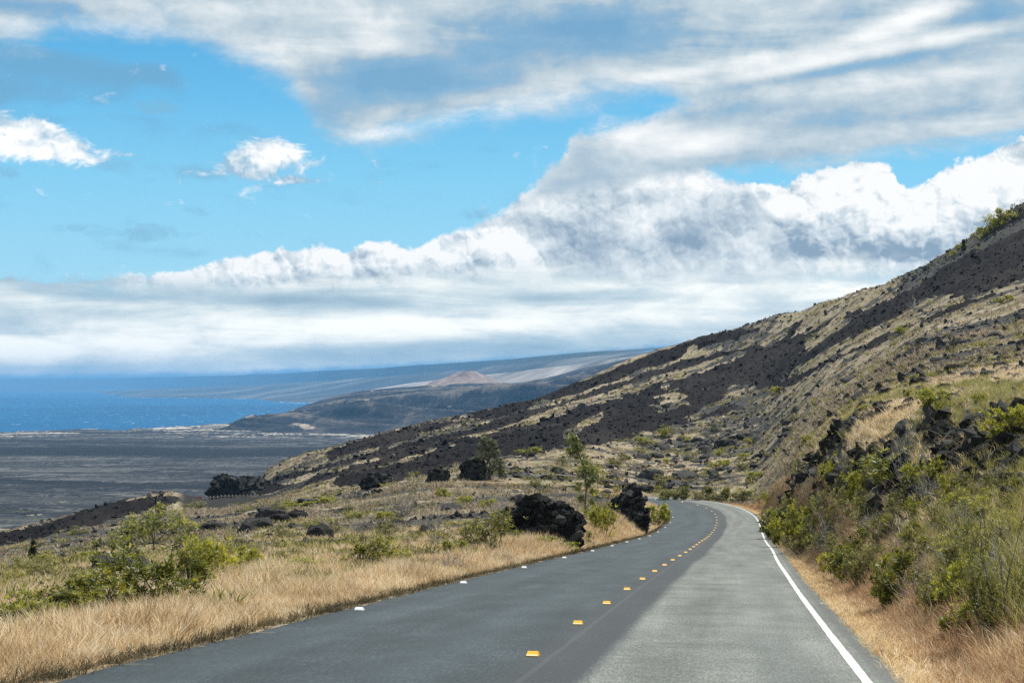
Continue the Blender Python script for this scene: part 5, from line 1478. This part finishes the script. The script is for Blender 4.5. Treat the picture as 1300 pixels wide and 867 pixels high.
# ------------------------------------------------------------------ dead wood, guard rail
def wood(name, pts_px, r, label, cat, m=M_DEAD, twigs=0, seed=1, up=0.0):
    """a dead stem through photo points that lie on, or just above, the ground"""
    g = random.Random(seed)
    x0, y0, z0 = at(*pts_px[0][:2])
    P = []
    for px, py, lift in pts_px:
        P.append(((px - 650) / F * y0 - x0, g.uniform(-.02, .02), (490 - py) / F * y0 - z0 + lift))
    V, Fc = [], []
    tube(V, Fc, P, r, r * .3, 7)
    for i in range(twigs):
        a = Vector(P[g.randrange(1, len(P))]); b = a + Vector((g.gauss(0, .25), g.gauss(0, .1), abs(g.gauss(.12, .1)))) * (r * 14)
        tube(V, Fc, bent(a, b, g, .12, 4), r * .35, r * .12, 4)
    o = link(name, mesh_np(name, V, Fc, True), m, None, (x0, y0, z0))
    return tag(o, label, cat)
wood('dead_log', [(680, 607, .08), (690, 603, .06), (702, 603.5, .06), (718, 604, .06), (732, 605, .05)], .10, 'bleached fallen log lying in the grass left of the slim tree', 'log', twigs=5, seed=4)
wood('dead_snag', [(1161, 394, 0), (1161.5, 389, 0), (1160.5, 384, 0), (1162, 380, 0)], .26, 'bleached standing snag on the slope under the black flow', 'snag', twigs=4, seed=5)
wood('dead_branch', [(1148, 690, .0), (1152, 672, .05), (1164, 662, .1), (1182, 656, .1), (1204, 655, .06), (1216, 662, .02)], .022, 'bare dark arched branch over the shrubs of the right bank', 'branch', M_BARK, 8, 6)
wood('dead_branch', [(1188, 612, .0), (1198, 620, .05), (1206, 632, .05), (1212, 642, .02)], .02, 'bare dark branch hanging down the face of the big black outcrop', 'branch', M_BARK, 4, 7)
wood('dead_branch', [(872, 613, .05), (884, 608, .05), (896, 604, .05)], .09, 'dark dead branch lying on the slope over the bend', 'branch', M_BARK, 4, 8)
wood('dead_branch', [(1108, 652, .0), (1103, 636, .1), (1108, 626, .12), (1122, 620, .1)], .016, 'pale arched twig over the shrubs of the right bank', 'branch', M_DEAD, 5, 9)

def build_rail():
    pts = []
    for i in range(28):
        t = i / 27
        px = 262 + 126 * t; py = np.interp(px, [262, 300, 340, 388], [633.5, 632.5, 631, 629.0])
        Yd = 318.0
        x = (px - 650) / F * Yd; z = float(gz(x, Yd)[0])
        z = max(z, (490 - py) / F * Yd)
        pts.append((x, Yd + .6 * math.sin(t * 3), z))
    root = empty('guard_rail', pts[0], 0, label='long low guard rail of pale posts at the edge of the dark pullout', cat='guard rail')
    o0 = Vector(pts[0])
    V = [(-.11, -.1, -.8), (.11, -.1, -.8), (.11, .1, -.8), (-.11, .1, -.8), (-.11, -.1, .86), (.11, -.1, .86), (.11, .1, .9), (-.11, .1, .9)]
    Fc = [(0, 1, 5, 4), (1, 2, 6, 5), (2, 3, 7, 6), (3, 0, 4, 7), (4, 5, 6, 7)]
    pm = mesh_np('post', V, Fc); pm.materials.append(M_POST)
    for p in pts:
        q = link('post', pm, None, root); q.location = Vector(p) - o0; q.scale = (.8, .8, .66)
    V, Fc = [], []
    for zz in (.28, .37, .46):
        for dy in (-.16, -.10):
            V += [tuple(Vector(p) - o0 + Vector((0, dy + (.04 if zz == .37 else 0), zz))) for p in pts]
    n = len(pts)
    for a in range(0, 4, 2):
        for i in range(n - 1):
            Fc.append((a * n + i, a * n + i + 1, (a + 2) * n + i + 1, (a + 2) * n + i))
            Fc.append(((a + 1) * n + i, (a + 1) * n + i + 1, (a + 3) * n + i + 1, (a + 3) * n + i))
    link('rail', mesh_np('rail', V, Fc), M_POST, root)
    # red boards at its end
    Yd = 318.0; x = (253 - 650) / F * Yd; z = float(gz(x, Yd)[0])
    z = max(z, (490 - 635) / F * Yd)
    t = empty('red_barrier', (x, Yd, z), 0, label='small red barrier board on two legs beside the end of the guard rail', cat='barrier')
    def bx(a, b):
        V = [(a[0], a[1], a[2]), (b[0], a[1], a[2]), (b[0], b[1], a[2]), (a[0], b[1], a[2]), (a[0], a[1], b[2]), (b[0], a[1], b[2]), (b[0], b[1], b[2]), (a[0], b[1], b[2])]
        return mesh_np('box', V, [(3, 2, 1, 0), (4, 5, 6, 7), (0, 1, 5, 4), (1, 2, 6, 5), (2, 3, 7, 6), (3, 0, 4, 7)])
    link('board', bx((-.55, -.05, .35), (.55, .0, .75)), M_REDP, t)
    for sx in (-.4, .36): link('leg', bx((sx, .002, -.4), (sx + .06, .06, .72)), M_POST, t)
build_rail()

def name_by_neighbours():
    marks = [(742, 605, 'the slim tree'), (620, 582, 'the grey green wispy tree'), (690, 655, 'the large fractured outcrop'), (802, 640, 'the outcrop at the bend'), (912, 592, 'the lone yellow bush on the slope'), (1161, 388, 'the bleached snag'),
             (1195, 515, 'the upright yellow bush'), (1210, 438, 'the dark upright shrub'), (705, 604, 'the bleached log'), (195, 675, 'the pale spreading tree'), (325, 630, 'the guard rail'), (42, 700, 'the columnar tree'), (150, 715, 'the long grey slab'),
             (326, 664, 'the pale tilted slab'), (1255, 610, 'the big black outcrop'), (1150, 575, 'the broad leaved shrub'), (1002, 545, 'the round dark boulder'), (1290, 530, 'the bright bush on the ledge'), (900, 632, 'the middle of the bend'), (462, 710, 'the field\'s green bush'),
             (478, 610, 'the low black hump'), (508, 645, 'the bare grey field shrub'), (1052, 612, 'the leftmost bank ledge'), (1275, 382, 'the yellow bush under the flow'), (985, 497, 'the yellow bush below the flow'), (1165, 485, 'the dark upright boulder'), (845, 553, 'the yellow bush below the flow\'s foot'),
             (1160, 612, 'the half hidden outcrop'), (1148, 735, 'the dark broad leaved bush'), (1262, 700, 'the big olive gold bush'), (1020, 690, 'the road edge before the bend'), (1080, 740, 'the curve of the edge line'), (406, 675, 'the dark block boulder'), (675, 574, 'the flat bush below the flow')]
    fam = {}
    for o, px, py, noun in GENERIC:
        m_ = min(marks, key=lambda q: (q[0] - px)**2 + ((q[1] - py) * 1.3)**2)
        dx, dy = px - m_[0], (py - m_[1]) * 1.3
        where = ('right of' if dx > 0 else 'left of') if abs(dx) > abs(dy) else ('below' if dy > 0 else 'above')
        fam.setdefault((noun, m_[2], where), []).append((math.hypot(dx, dy), o))
    for (noun, mk, where), lst in fam.items():
        lst.sort(key=lambda q: q[0])
        for i, (dist, o) in enumerate(lst):
            o['label'] = f'{noun} {where} {mk}' if len(lst) == 1 else f'{noun} {where} {mk}, {"nearest" if i == 0 else ORD[i] + " nearest"}'
name_by_neighbours()
